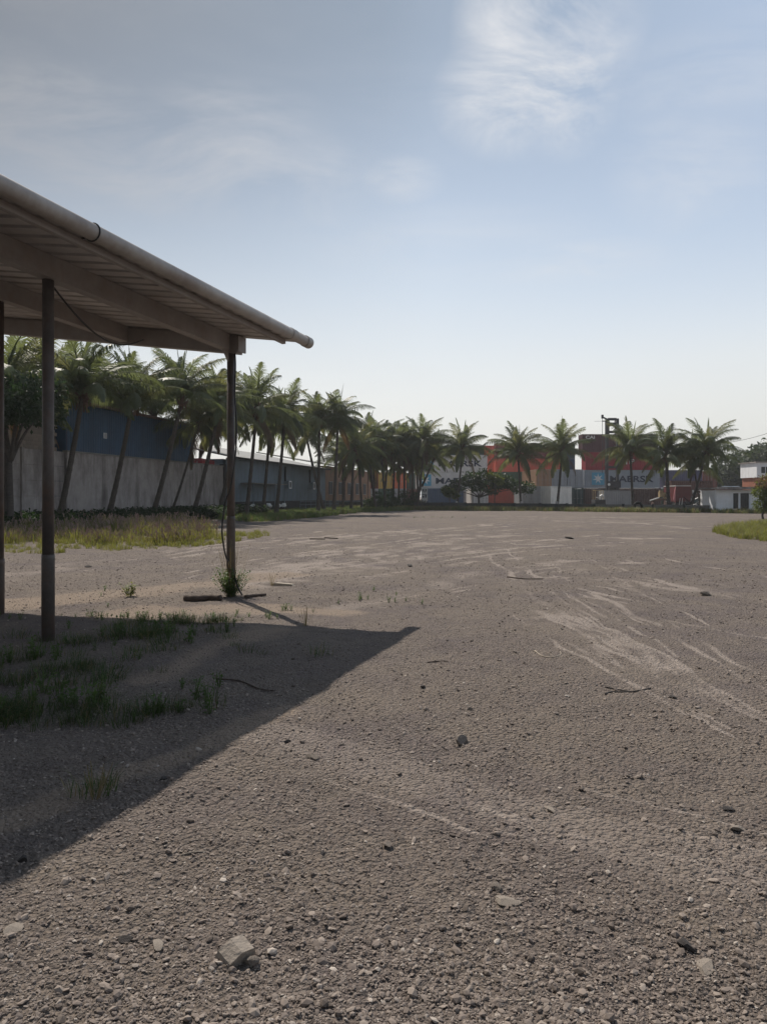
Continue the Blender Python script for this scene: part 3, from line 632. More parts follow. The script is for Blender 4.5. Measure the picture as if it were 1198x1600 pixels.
# ------------------------------------------------------------------ left boundary wall and buildings
M_conc = mat("stained_concrete", (.34, .31, .295), .9, .2, 1.5, .3, 8, dirt=(.075, .062, .058), dirt_amt=.85, dirt_scale=.8, streak=(1.3, 1.3, .3))
M_block = mat("concrete_block", (.26, .215, .175), .95, .2, 4, .4, 20, dirt=(.12, .10, .09), dirt_amt=.5, rnd=.12)
M_blue = mat("blue_cladding", (.025, .070, .135), .5, .2, 1.2, dirt=(.02, .04, .07), dirt_amt=.6, streak=(1, 1, .2))
M_rust = mat("rusty_roof", (.12, .07, .055), .8, .3, 2, dirt=(.05, .035, .03), dirt_amt=.6)
M_greyb = mat("grey_blue_wall", (.15, .195, .235), .7, .12, .8, dirt=(.07, .08, .085), dirt_amt=.5, streak=(1, 1, .3))
M_tan = mat("ochre_wall", (.24, .135, .075), .85, .2, .8, dirt=(.13, .09, .06), dirt_amt=.6, streak=(1, 1, .3))
M_proof = mat("pale_roof", (.20, .195, .18), .5, .12, 1.0, dirt=(.25, .22, .2), dirt_amt=.5)
M_dark = mat("dark_interior", (.02, .02, .022), .7, .1)
M_white = mat("white_paint", (.84, .86, .89), .6, .06, 1.5, dirt=(.55, .52, .48), dirt_amt=.35, streak=(1, 1, .4))
M_lowall = mat("low_wall_grimy", (.055, .06, .062), .9, .3, 1.0, .3, 8, dirt=(.10, .095, .085), dirt_amt=.6, dirt_scale=.7)
M_lowall2 = mat("low_wall_grey", (.21, .205, .19), .9, .2, 1.0, .3, 8, dirt=(.10, .09, .08), dirt_amt=.6, dirt_scale=.9)
WD = Vector((.2, 1, 0)).normalized(); WN = Vector((WD.y, -WD.x, 0))     # along the wall, and towards the yard
WR = Matrix((WD, -WN, Vector((0, 0, 1)))).transposed()                 # local x along wall, y away from yard
def wpt(Y, off=0, z=0): p = Vector((wx(Y), Y, z)); return p + WN * off
def wlen(Y0, Y1): return (Y1 - Y0) * sqrt(1.04)
def corr(b, L, H, z0=0, pitch=.3, dep=.04, y=0, slant=0):
    """corrugated sheet in local xz at y"""
    n = max(2, int(L / pitch)); xs = []
    for k in range(n):
        x = k * L / n; w_ = L / n; xs += [(x, 0), (x + w_ * .25, 0), (x + w_ * .4, -dep), (x + w_ * .85, -dep)]
    xs.append((L, 0)); m_ = len(xs)
    vs = [Vector((x, y + d, z0)) for x, d in xs] + [Vector((x, y + d, H + slant * x)) for x, d in xs]
    b.add(vs, [(i, i + 1, m_ + i + 1, m_ + i) for i in range(m_ - 1)])
def wall_frame(Y, off, name, label, cat):
    o = thing(name, label, cat, wpt(Y, off)); o.rotation_euler = (0, 0, atan2(WD.y, WD.x)); return o
# stained wall: precast panels at the near end, plastered beyond
HW = 4.0
wl = wall_frame(24, 0, "concrete_wall", "tall stained concrete wall behind the leaning palms", "wall")
x0 = 0; Lw = wlen(24, 62.6); xsplit = wlen(24, 41.8)
k = 0; x = 0
while x < xsplit - .5:
    L = 3.6 if x + 3.6 < xsplit else xsplit - x
    b = MB(); b.box((x + .1, .10, HW / 2), (.2, .26, HW + .06)); link("column", b.mesh("column", M_conc), wl)
    for c in range(5):
        b = MB(); b.box((x + .2 + (L - .2) / 2, .1 + .006 * rng.uniform(-1, 1), .4 + c * .8), (L - .206, .10, .785)); link("panel", b.mesh("panel", M_conc), wl)
    x += L
for k in range(6):
    La = (Lw - xsplit) / 6; xx = xsplit + k * La
    b = MB(); b.box((xx + La / 2, .1, HW / 2), (La - .012, .2 + .01 * (k % 2), HW)); link("wall_bay", b.mesh("wall_bay", M_conc), wl)
b = MB(); b.box((Lw + .22, .1, HW / 2 + .1), (.42, .4, HW + .2)); link("end_opening", b.mesh("end_opening", M_dark), wl)  # dark opening at the wall's end, built as a near-black box
b = MB(); b.box((Lw / 2 + xsplit / 2, .1, HW + .045), (Lw - xsplit, .3, .08)); link("coping", b.mesh("coping", M_lowall2), wl)
# block wall of the building rising behind at far left
bw = wall_frame(33, -.6, "block_building", "unplastered block building above the concrete wall at far left", "building")
bx_m = MB().box((0, 0, 0), (.39, .19, .19)).mesh("block", M_block); r0 = 18
b = MB(); b.box((4.4, 2.2, 3.3), (8.6, 4, 6.6)); link("wall", b.mesh("wall", M_block), bw)
for rr in range(13):
    for kk in range(22):
        o = link("block", bx_m, bw, (kk * .4 + .2 + (.2 if rr % 2 else 0), .10 + rng.uniform(-.006, .006), 3.95 + rr * .2))
# blue clad shed
bs_ = wall_frame(42.2, -.25, "blue_warehouse", "blue corrugated warehouse rising over the stained concrete wall", "warehouse")
Lb = wlen(42.2, 57.6)
for k in range(8):
    b = MB(); corr(b, Lb / 8, 6.85, 0, .24, .035); o = link("cladding_panel", b.mesh("cladding_panel", M_blue), bs_, (k * Lb / 8, -.004 * (k % 2), 0))
b = MB(); b.box((0, 5, 3.4), (.1, 9.9, 6.8)); b.box((Lb, 5, 3.4), (.1, 9.9, 6.8)); link("end_wall", b.mesh("end_wall", M_blue), bs_)
b = MB(); R_ = Matrix.Rotation(radians(12), 3, 'X'); b.box((Lb / 2, 4.8, 7.95), (Lb + .8, 10.6, .08), R_); link("roof", b.mesh("roof", M_rust), bs_)
b = MB(); b.box((Lb / 2, -.2, 6.86), (Lb + .8, .18, .16)); link("gutter", b.mesh("gutter", M_rust), bs_)
b = MB(); b.box((Lb * .235, -.06, 5.2), (.32, .06, .32)); o = link("vent_cover", b.mesh("vent_cover", M_white), bs_)
for s_ in (-.09, 0, .09): b = MB(); b.box((Lb * .235 + s_, -.095, 5.2), (.03, .01, .28)); link("slot", b.mesh("slot", M_dark), o)
# grey-blue building with air conditioners
gb = wall_frame(63.9, -.1, "grey_building", "long grey-blue building with pale roof behind the left palm row", "building")
Lg = wlen(63.9, 93.2)
for k in range(7):
    b = MB(); w_ = Lg / 7; b.box((w_ / 2, .12, 2.45), (w_ - .03, .2, 4.7)); o = link("wall_panel", b.mesh("wall_panel", M_greyb), gb, (k * w_, .015 * (k % 2), 0))
b = MB(); b.box((Lg / 2, 5.5, 2.4), (Lg - .1, 10, 4.6)); link("walls", b.mesh("walls", M_greyb), gb)
b = MB(); b.box((Lg / 2, 4.3, 5.85), (Lg + .6, 10, .1), Matrix.Rotation(radians(12), 3, 'X')); link("roof", b.mesh("roof", M_proof), gb)
b = MB(); b.box((Lg / 2, -.45, 4.82), (Lg + .6, .3, .14)); link("eave", b.mesh("eave", M_dark), gb)
b = MB(); b.box((Lg / 2 + .5, -.03, .55), (Lg - 1.5, .12, 1.1)); link("dark_plinth", b.mesh("dark_plinth", M_dark), gb)
b = MB(); b.box((7.2, -.6, 2.72), (9.0, 1.2, .06)); o = link("awning", b.mesh("awning", M_proof), gb)
for k in range(4): b = MB(); b.box((2.9 + k * 2.8, -1.1, 1.33), (.08, .08, 2.7)); link("awning_post", b.mesh("awning_post", M_greyb), o)
for Ya in (448, 486):
    Yw = 25.58 / (.2 + (599 - Ya) / F); xx = wlen(63.9, Yw)
    o = link("air_conditioner", MB().box((xx, -.25, 2.75), (.95, .38, .75)).mesh("air_conditioner", M_greyb), gb)
    b = MB()
    for dx in (-.32, .32): b.box((xx + dx + .1, -.47, 2.75), (.1, .03, .8))
    for dz in (-.35, .35): b.box((xx + .1, -.475, 2.75 + dz), (.7, .03, .1))
    link("white_frame", b.mesh("white_frame", M_white), o); b = MB(); b.tube([(xx + .1, -.452, 2.75), (xx + .1, -.468, 2.75)], .25, 16); link("fan_grille", b.mesh("fan_grille", M_dark), o)
    b = MB(); b.tube([(xx - .3, -.06, 3.1), (xx - .3, -.06, 4.6)], .09, 8); link("pipe", b.mesh("pipe", M_dark), gb)
# railing in front of plinth
rl = wall_frame(78, 1.6, "metal_railing", "low dark metal railing before the grey building", "railing")
for k in range(9): b = MB(); b.box((k * 1.9, 0, .55), (.05, .05, 1.1)); link("railing_post", b.mesh("railing_post", M_greyb), rl)
for z in (.35, .7, 1.05): b = MB(); b.box((7.6, -.03, z), (15.2, .03, .04)); link("rail", b.mesh("rail", M_greyb), rl)
# ochre building
ob = wall_frame(93.6, -.2, "ochre_building", "ochre-walled building beyond the grey one with pale roof edge", "building")
Lo = wlen(93.6, 119)
b = MB(); b.box((Lo / 2, 4, 2.65), (Lo, 8, 5.3)); link("wall", b.mesh("wall", M_tan), ob)
b = MB(); b.box((Lo / 2, 4.2, 6.2), (Lo + .4, 9.4, .12), Matrix.Rotation(radians(10), 3, 'X')); link("roof", b.mesh("roof", M_proof), ob)
for k in range(5):
    b = MB(); b.box((2.2 + k * 4.8, -.03, 2.6), (1.5, .06, 1.5)); o = link("window", b.mesh("window", M_dark), ob); b = MB()
    for dx in (-.78, 0, .78): b.box((2.2 + k * 4.8 + dx, -.08, 2.6), (.08, .05, 1.6))
    for dz in (-.78, .78): b.box((2.2 + k * 4.8, -.084, 2.6 + dz), (1.64, .05, .08))
    link("frame", b.mesh("frame", M_proof), o)
    b = MB(); b.box((4.6 + k * 4.8, -.05, 2.6), (.18, .12, 5.1)); link("pilaster", b.mesh("pilaster", M_rust), ob)
b = MB(); b.box((Lo / 2, -.12, .5), (Lo - .1, .2, 1.0)); link("dark_plinth", b.mesh("dark_plinth", M_lowall), ob)

# ------------------------------------------------------------------ low back wall
fw = thing("low_back_wall", "long low grimy wall across the back of the yard", "wall", (WA[0], WA[1], 0)); dv = Vector((WB[0] - WA[0], WB[1] - WA[1], 0)); LW = dv.length; fw.rotation_euler = (0, 0, atan2(dv.y, dv.x))
nb_ = 15
for k in range(nb_):
    w_ = LW / nb_; b = MB(); hh = .86 - .012 * k + rng.uniform(-.02, .02); b.box((w_ / 2, 0, hh / 2), (w_ - .02, .16, hh)); link("wall_bay", b.mesh("wall_bay", M_lowall if k < 11 else M_lowall2), fw, (k * w_, 0, 0))
    b = MB(); b.box((0, -.02, .46 - .005 * k), (.24, .26, .92 - .012 * k)); link("pier", b.mesh("pier", M_lowall), fw, (k * w_, 0, 0))

# ------------------------------------------------------------------ palms
M_frond = mat("palm_frond", (.080, .102, .058), .5, .25, 2, rnd=.35, trans=(.20, .235, .08), spec=.3)
M_frond_y = mat("palm_frond_yellow", (.12, .135, .06), .5, .3, 2, rnd=.3, trans=(.24, .24, .08), spec=.3)
M_frond_b = mat("palm_frond_dry", (.15, .11, .07), .7, .3, 2, rnd=.25, trans=(.14, .09, .04))
M_trunk = mat("palm_trunk", (.075, .063, .053), .9, .25, 4, .5, 12, dirt=(.035, .03, .027), dirt_amt=.7, stretch=(1, 1, 5))
M_band = mat("whitewash", (.42, .42, .42), .8, .2, 4, dirt=(.16, .15, .14), dirt_amt=.6)
M_sheath = mat("palm_sheath", (.13, .075, .05), .85, .3, 3)
def frond_mesh(name, m, e0, droop, L=3.7, nl=44, hang=.5, seed=0, wl_=.052, ll=1.02, curl=0):
    r = random.Random(seed); S_ = 16; pts = [Vector((0, 0, 0))]; dirs = []
    for k in range(S_):
        t = (k + .5) / S_; e = radians(e0 - droop * t ** 1.25); sw = curl * t * t; d = Vector((cos(e) * cos(sw), cos(e) * sin(sw), sin(e))); dirs.append(d); pts.append(pts[-1] + d * L / S_)
    def at(t):
        x = t * S_; i_ = min(int(x), S_ - 1); return pts[i_].lerp(pts[i_ + 1], x - i_), dirs[i_]
    b = MB(); b.tube([pts[k] for k in range(0, S_ + 1, 2)], [.045 * (1 - .88 * k / S_) for k in range(0, S_ + 1, 2)], 5, cap=False)
    for k in range(nl):
        t = .14 + .86 * (k + .5) / nl; p, d = at(t); side = d.cross(Vector((0, 0, 1)))
        side = Vector((-sin(curl * t * t), cos(curl * t * t), 0)) if side.length < .2 else side.normalized(); up = side.cross(d)
        if up.z < 0 and abs(e0) < 80: up = -up
        prof_ = (sin(pi * min(1, t * .93 + .08)) ** .55) * (1 - .25 * t)
        for s_ in (-1, 1):
            l_ = ll * prof_ * r.uniform(.85, 1.1); f = .35 + .65 * t
            d1_ = (side * s_ * (.85 - .3 * t) + d * f + up * (.25 - hang * .35) + Vector((0, 0, -hang * .85)) + Vector((r.uniform(-.1, .1), r.uniform(-.1, .1), r.uniform(-.1, .1)))).normalized()
            d2_ = (d1_ * .7 + Vector((0, 0, -.4 - hang * 1.2))).normalized()
            wv = d1_.cross(up if abs(d1_.dot(up)) < .95 else d); wv = wv.normalized() * wl_ * .5 * r.uniform(.8, 1.2)
            a0 = p; a1 = p + d1_ * l_ * .5; a2 = a1 + d2_ * l_ * .5
            b.add([a0 - wv * .6, a0 + wv * .6, a1 + wv, a1 - wv, a2], [(0, 1, 2, 3), (3, 2, 4)])
    return b.mesh(name, m)
# young upright to old hanging
def FM(m, e0, dr, L, nl, hg, sd, **k): return frond_mesh("frond", m, e0, dr, L, nl, hg, sd, **k)
FR = [[FM(M_frond, 88, 6, 2.9, 30, -.2, 1, ll=.24, wl_=.07), FM(M_frond, 85, 16, 3.0, 34, -.1, 2, ll=.36), FM(M_frond, 82, 24, 2.8, 34, -.1, 22, ll=.42)],
      [FM(M_frond, 80, 42, 3.3, 50, .1, 3), FM(M_frond, 74, 70, 3.6, 52, .25, 4, curl=.4), FM(M_frond, 70, 52, 3.4, 50, .2, 5, curl=-.4), FM(M_frond_y, 72, 62, 3.5, 50, .3, 15)],
      [FM(M_frond, 62, 84, 3.8, 54, .5, 6), FM(M_frond, 52, 96, 3.9, 54, .6, 7, curl=.45), FM(M_frond_y, 56, 74, 3.7, 54, .6, 8, curl=-.4), FM(M_frond, 46, 70, 3.6, 54, .5, 16)],
      [FM(M_frond, 36, 92, 3.9, 54, .8, 9), FM(M_frond, 26, 76, 3.8, 54, .9, 10, curl=.35), FM(M_frond_y, 30, 96, 3.8, 54, .9, 11, curl=-.35), FM(M_frond, 22, 98, 3.6, 54, .9, 17)],
      [FM(M_frond, 2, 72, 3.6, 50, 1.0, 12), FM(M_frond_y, -8, 66, 3.4, 50, 1.0, 13, curl=.3), FM(M_frond_b, -36, 50, 3.1, 40, 1.1, 14)]]
sheath = {}
def sheath_mesh():
    b = MB(); r = random.Random(3)
    for k in range(26):
        a = r.uniform(0, 6.28); d = Vector((cos(a), sin(a), 0)); z = r.uniform(-.55, .25); b.bar(d * .08 + Vector((0, 0, z)), d * r.uniform(.22, .42) + Vector((0, 0, z + r.uniform(.1, .5))), .09, .035)
    for k in range(18):
        a = r.uniform(0, 6.28); d = Vector((cos(a), sin(a), 0)); b.bar(d * .15, d * r.uniform(.2, .4) + Vector((0, 0, -r.uniform(.4, 1.0))), .06, .015)
    return b.mesh("leaf_bases", M_sheath)
SH = sheath_mesh()
def nut_mesh():
    b = MB(); r = random.Random(8)
    for k in range(7):
        a = r.uniform(0, 6.28); c = Vector((cos(a) * .28, sin(a) * .28, -.25 - r.uniform(0, .3))); v = [c + Vector(p) * .12 for p in ((1, 0, 0), (0, 1, 0), (-1, 0, 0), (0, -1, 0), (0, 0, 1.3), (0, 0, -1.2), (.7, .7, .3), (-.7, .7, .3), (-.7, -.7, .3), (.7, -.7, .3))]
        b.add(v, [(0, 6, 4), (6, 1, 4), (1, 7, 4), (7, 2, 4), (2, 8, 4), (8, 3, 4), (3, 9, 4), (9, 0, 4), (6, 0, 5), (1, 6, 5), (7, 1, 5), (2, 7, 5), (8, 2, 5), (3, 8, 5), (9, 3, 5), (0, 9, 5)])
    return b.mesh("coconuts", M_frond_y)
NUT = nut_mesh()
def palm(bpx, Y, cpx, spy, label, seed, group, band=False, nf=34, fs=None, tr=.15, nuts=False, Yc=None, dry=.5, low=True, name="coconut_palm"):
    r = random.Random(seed); Yc = Yc or Y; fs = fs or (r.uniform(.95, 1.12) if group != gr else 1.17); base_ = Vector((PX(bpx, Y), Y, 0)); top = Vector((PX(cpx, Yc), Yc, PZ(spy, Yc) - 3.0 * fs)); rel = top - base_
    o = thing(name, label, "palm tree", base_, 0, group)
    K = 34; pts = []; rd = []
    for k in range(K + 1):
        t = k / K; pts.append(Vector((rel.x * (t ** .85), rel.y * t, rel.z * t - (.15 if k == 0 else 0)))); rd.append((tr * (1 - .32 * t) + tr * .65 * math.exp(-t * 14)) * (1.06 if k % 2 else .96))
    b = MB(); b.tube(pts, rd, 10); t_ = link("trunk", b.mesh("trunk", M_trunk), o)
    if band:
        b = MB(); b.tube([pts[0] + Vector((0, 0, .2)), Vector((rel.x * .03, 0, .55)), Vector((rel.x * .08, 0, 1.0))], [tr * 1.75, tr * 1.32, tr * 1.22], 12); link("whitewash_band", b.mesh("whitewash_band", M_band), t_)
    s_ = link("leaf_bases", SH, o, rel); s_.rotation_euler = (0, 0, r.uniform(0, 6)); s_.scale = (fs, fs, fs)
    if nuts: s_ = link("coconuts", NUT, o, rel)
    a0 = r.uniform(0, 6.28)
    for k in range(nf):
        t = k / (nf - 1)
        cls = 0 if k < 3 else (1 if t < .30 else (2 if t < .55 else (3 if t < .82 else 4)))
        if not low and cls >= 3: cls = 2 if (cls == 4 or k % 2) else 3
        arr = FR[cls]; me = arr[r.randrange(len(arr))]
        if me is FR[4][2] and r.random() > dry: me = FR[4][0]
        f = link("frond", me, o, rel + Vector((0, 0, .12 - .3 * t)))
        q_ = a0 + k * 2.39996 + r.uniform(-.25, .25); f.rotation_euler = Euler((r.uniform(-.22, .22), r.uniform(-.2, .2), q_)); sc_ = fs * r.uniform(.78, 1.14); f.scale = (sc_, sc_, sc_)
    return o
gl = "coconut palms leaning along the left wall"; gm = "coconut palms crowding the back left corner"; gr = "coconut palms with whitewashed feet along the back wall"
PALMS = [(12, 35, 8, 497, "leaning palm at far left whose crown shows over the round tree", gl, {}),
 (88, 37, 130, 512, "leaning palm with trunk beside the second shed post, crown under the roof", gl, dict(low=False, nuts=True)),
 (165, 41.3, 208, 536, "leaning palm in front of the blue warehouse with bright green crown", gl, dict(low=False, nf=38)),
 (234, 46, 285, 545, "leaning palm right of the blue warehouse vent, crown reaching just under the roof", gl, dict(low=False, nf=38, dry=1)),
 (263, 53, 312, 588, "thin-trunked leaning palm between two thicker trunks at the warehouse's end", gl, dict(tr=.09)),
 (298, 51, 344, 566, "leaning palm directly left of the shed's corner post", gl, {}),
 (384, 57, 401, 573, "palm just right of the shed's corner post with tall upright spear", gl, {}),
 (431, 62, 445, 592, "palm in front of the air conditioners on the grey building", gl, {}),
 (140, 50, 172, 560, "palm half hidden behind the bright green crown near the warehouse", gl, dict(low=False)),
 (200, 54, 240, 570, "palm half hidden behind the blue warehouse's palm crowns", gl, dict(low=False)),
 (50, 44, 62, 515, "palm behind the round tree at far left", gl, {}),
 (340, 62, 374, 592, "palm hidden partly by the shed's corner post", gl, {}),
 (497, 67, 499, 608, "left palm of the touching pair beyond the grey building", gl, {}),
 (521, 68, 528, 605, "right palm of the touching pair, standing where the ochre wall begins", gl, {}),
 (105, 47, 96, 530, "palm behind the second shed post, its crown mixed with the neighbours", gl, dict(low=False)),
 (320, 66, 330, 612, "low palm between the leaning trunks and the shed's corner post", gl, {}),
 (410, 66, 422, 606, "lower palm behind the two crowns before the air conditioners", gl, {}),
 (566, 84, 560, 668, "low palm filling the gap before the ochre building", gm, {}),
 (598, 95, 606, 668, "low palm behind the tall spears of the corner clump", gm, {}),
 (640, 96, 680, 672, "low palm leaning right towards the pale lettered containers", gm, {}),
 (584, 90, 584, 684, "short palm filling the lower gap of the corner clump at its left", gm, dict(fs=.95)),
 (622, 98, 624, 690, "short palm in the darkest part of the corner clump", gm, dict(fs=1.0)),
 (655, 99, 650, 694, "short palm beside the white sign board", gm, dict(fs=.95)),
 (536, 84, 536, 672, "short palm behind the touching pair, before the ochre wall", gm, dict(fs=.95)),
 (508, 76, 478, 632, "palm with dead brown skirt behind the touching pair", gl, dict(dry=1)),
 (548, 80, 553, 650, "palm before the ochre building's middle windows", gm, {}),
 (588, 86, 574, 645, "palm before the ochre building's far end with tall spear", gm, {}),
 (603, 89, 595, 652, "palm before the yellow container in the corner", gm, {}),
 (613, 92, 617, 652, "palm before the orange container end in the corner", gm, {}),
 (632, 93, 631, 660, "shorter palm crowded in the back corner", gm, {}),
 (643, 94, 645, 664, "palm with drooping dry frond left of the pale stacked containers", gm, dict(dry=1)),
 (651, 91, 663, 648, "tall palm at the right end of the corner clump", gm, {}),
 (713, 91, 722, 655, "slender palm in front of the two pale lettered containers", gr, dict(band=True, tr=.13)),
 (814, 89, 809, 660, "palm in front of the dark green lettered container", gr, dict(band=True)),
 (869, 87, 878, 655, "palm in front of the weathered white container", gr, dict(band=True, nuts=True, fs=1.2)),
 (989, 82, 984, 652, "palm right of the tall mast with yellowing left fronds", gr, dict(fs=1.2)),
 (1045, 79, 1040, 656, "palm left of the red truck", gr, dict(tr=.2)),
 (1075, 78, 1103, 653, "rightmost palm, with tall spear above the white cabin's left end", gr, dict(nf=40, fs=1.12)),
 (1096, 81, 1082, 668, "straight-trunked palm just behind the rightmost one", gr, dict(tr=.11, nf=22))]
for k, (a, b_, c, d, lb, g_, kw) in enumerate(PALMS): palm(a, b_, c, d, lb, 500 + k, g_, **kw)

# ------------------------------------------------------------------ broadleaf trees
def leaf_cloud(name, blobs, n, ls, m, seed=0, shell=.55, m2=None, top=0):
    r = np.random.default_rng(seed); B = np.array(blobs, float); vol = (B[:, 3] ** 2); pick = r.choice(len(B), n, p=vol / vol.sum())
    d = r.normal(size=(n, 3)); d /= np.linalg.norm(d, axis=1)[:, None]; rr = (shell + (1 - shell) * r.uniform(0, 1, n) ** .6) * (1 + .18 * r.normal(size=n))
    c = B[pick, :3] + d * (rr * B[pick, 3])[:, None] * np.array([1, 1, .75])
    a = d + r.normal(size=(n, 3)) * .7; a[:, 2] -= .35; a /= np.linalg.norm(a, axis=1)[:, None]
    w = np.cross(a, r.normal(size=(n, 3))); w /= np.linalg.norm(w, axis=1)[:, None]; s_ = ls * r.uniform(.6, 1.4, n)[:, None]
    V_ = np.stack([c, c + a * s_ * .5 + w * s_ * .24, c + a * s_, c + a * s_ * .5 - w * s_ * .24], 1).reshape(-1, 3)
    mi = None; mats = [m]
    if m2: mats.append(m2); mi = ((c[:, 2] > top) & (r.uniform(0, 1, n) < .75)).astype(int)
    return npmesh(name, V_, np.arange(4 * n).reshape(n, 4), mats, mi=mi)
def tree(name, label, loc, H, blobs, n, ls, m, seed, tr=.2, group=None, m2=None, top=0, cat="tree"):
    o = thing(name, label, cat, loc, 0, group); r = random.Random(seed); b = MB(); z0 = min(bb[2] - bb[3] * .5 for bb in blobs); fork = max(.5, z0 * .8)
    b.tube(smooth([(0, 0, -.1), (r.uniform(-.1, .1), 0, fork * .5), (r.uniform(-.15, .15), .05, fork)], 4), [tr * (1 - .03 * k) for k in range(9)], 9); tk = link("trunk", b.mesh("trunk", M_trunk, True), o)
    for bb in blobs[:9]:
        b = MB(); e = Vector(bb[:3]); mid = Vector((e.x * .45, e.y * .45, fork + (e.z - fork) * .6)); b.tube(smooth([(0, 0, fork - .1), mid, e], 4), [tr * .55 * (1 - .1 * k) for k in range(9)], 6); link("limb", b.mesh("limb", M_trunk, True), tk)
    link("crown", leaf_cloud("crown", blobs, n, ls, m, seed, m2=m2, top=top), o); return o
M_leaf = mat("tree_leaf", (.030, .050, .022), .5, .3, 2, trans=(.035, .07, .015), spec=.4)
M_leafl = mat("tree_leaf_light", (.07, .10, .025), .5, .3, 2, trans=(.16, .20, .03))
M_leafh = mat("far_leaf_hazed", (.085, .105, .065), .6, .35, .3, trans=(.04, .06, .02))  # distance haze is put into the leaf colour, paler and greyer
M_leafr = mat("reddish_leaf", (.12, .075, .035), .5, .3, 2, trans=(.22, .12, .04))
def blobs_(seed, cx, cz, rx, rz, n, r0, r1):
    r = random.Random(seed); return [(cx + r.uniform(-rx, rx), r.uniform(-rx, rx) * .8, cz + r.uniform(-rz, rz), r.uniform(r0, r1)) for _ in range(n)]
tree("round_tree", "dense round broadleaf tree at far left before the block wall", (PX(18, 33), 33, 0), 7, blobs_(4, -.2, 5.2, 1.5, 1.1, 14, .7, 1.15), 15000, .20, M_leaf, 4, .16, m2=M_leafl, top=6.6)  # sunlit crown top is put into the colour: yellow-green leaves high up
tree("almond_tree", "low spreading tree with bright leaf tips before the pale lettered containers", (PX(748, 93), 93, 0), 4, [(x, y, z, rr) for x, y, z, rr in
     [(-3.6, 0, 2.3, .8), (-2.5, .5, 2.9, .9), (-1, 0, 3.6, 1.1), (.6, -.5, 3.8, 1.2), (2.2, .3, 3.4, 1.1), (3.5, 0, 3.3, .9), (4.8, .2, 2.7, .9), (1.6, 1, 2.7, 1.1), (6.0, .2, 2.6, .8), (-.3, 0, 2.8, .8)]], 5200, .30, M_leaf, 9, .16)
for px_s, Ys_, rs_, lb_ in ((586, 88, 1.0, "dark bush before the ochre building's far end"), (606, 91, 1.2, "dark bush before the yellow container"), (628, 93, 1.1, "dark bush before the orange container end"), (646, 94, 1.0, "dark bush left of the white sign board")):
    tree("dark_bush", lb_, (PX(px_s, Ys_), Ys_, 0), 2, [(0, 0, .9 * rs_, .8 * rs_), (.8, 0, .6, .6 * rs_), (-.8, .2, .7, .65 * rs_), (.2, 0, 1.7 * rs_, .45 * rs_)], 1500, .22, M_leaf, int(px_s), .06, cat="bush")
tree("leaf_end_clump", "bright green leaf ends at the left edge of the spreading tree", (PX(702, 91), 91, 0), 3, [(0, 0, 2.0, .55), (-.5, 0, 2.4, .4), (.6, 0, 1.7, .5)], 900, .26, M_leafl, 12, .06)  # bright leaf ends of the spreading tree, built as separate small crowns
tree("leaf_end_clump", "bright green leaf clump at the right edge of the spreading tree", (PX(773, 91), 91, 0), 4, [(0, 0, 3.7, .55), (-.6, 0, 4.0, .4), (.5, 0, 3.4, .5)], 900, .26, M_leafl, 13, .06)
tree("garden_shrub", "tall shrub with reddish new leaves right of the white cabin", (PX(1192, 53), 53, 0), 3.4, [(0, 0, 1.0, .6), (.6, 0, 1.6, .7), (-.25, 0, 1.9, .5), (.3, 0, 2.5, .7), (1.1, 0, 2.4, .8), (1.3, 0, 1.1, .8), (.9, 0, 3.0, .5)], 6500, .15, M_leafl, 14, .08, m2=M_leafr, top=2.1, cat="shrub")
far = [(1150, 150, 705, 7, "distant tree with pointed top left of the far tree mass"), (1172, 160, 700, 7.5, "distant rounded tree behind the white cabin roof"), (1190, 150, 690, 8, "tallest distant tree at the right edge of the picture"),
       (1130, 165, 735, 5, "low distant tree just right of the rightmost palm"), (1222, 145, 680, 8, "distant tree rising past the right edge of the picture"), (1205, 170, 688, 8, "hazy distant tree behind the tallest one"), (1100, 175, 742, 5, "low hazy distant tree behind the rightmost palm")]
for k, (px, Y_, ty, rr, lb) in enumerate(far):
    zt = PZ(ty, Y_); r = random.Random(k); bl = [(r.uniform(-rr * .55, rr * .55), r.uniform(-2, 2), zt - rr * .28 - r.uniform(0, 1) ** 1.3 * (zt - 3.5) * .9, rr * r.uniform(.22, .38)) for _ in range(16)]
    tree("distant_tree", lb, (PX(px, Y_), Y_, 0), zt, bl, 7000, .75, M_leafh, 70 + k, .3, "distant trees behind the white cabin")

# ------------------------------------------------------------------ containers
def cmat(name, col, d=.4): return mat("paint_" + name, col, .6, .12, .8, dirt=tuple(c * .45 + .02 for c in col), dirt_amt=d, dirt_scale=.8, streak=(1, 1, .35))
CM = dict(maroon=cmat("maroon", (.085, .030, .035)), red=cmat("red", (.30, .016, .028)), orange=cmat("orange", (.62, .15, .065), .25), redor=cmat("red_orange", (.56, .10, .055), .25),
          mgrey=cmat("pale_grey", (.64, .62, .60), .25), bgrey=cmat("blue_grey", (.34, .37, .41), .25), blue=cmat("blue", (.035, .075, .14)), teal=cmat("teal", (.025, .060, .055)), green=cmat("green", (.035, .095, .055)),
          tan=cmat("tan", (.34, .20, .12)), white=cmat("white", (.74, .73, .68), .4), grey=cmat("grey", (.32, .33, .34)), brown=cmat("brown", (.10, .045, .035)), brick=cmat("brick", (.20, .065, .05)), yellow=cmat("yellow", (.50, .33, .06)),
          violet=cmat("violet_blue", (.09, .09, .17)), deepred=cmat("deep_red", (.17, .03, .028)))
CW = 2.44
_cm = {}
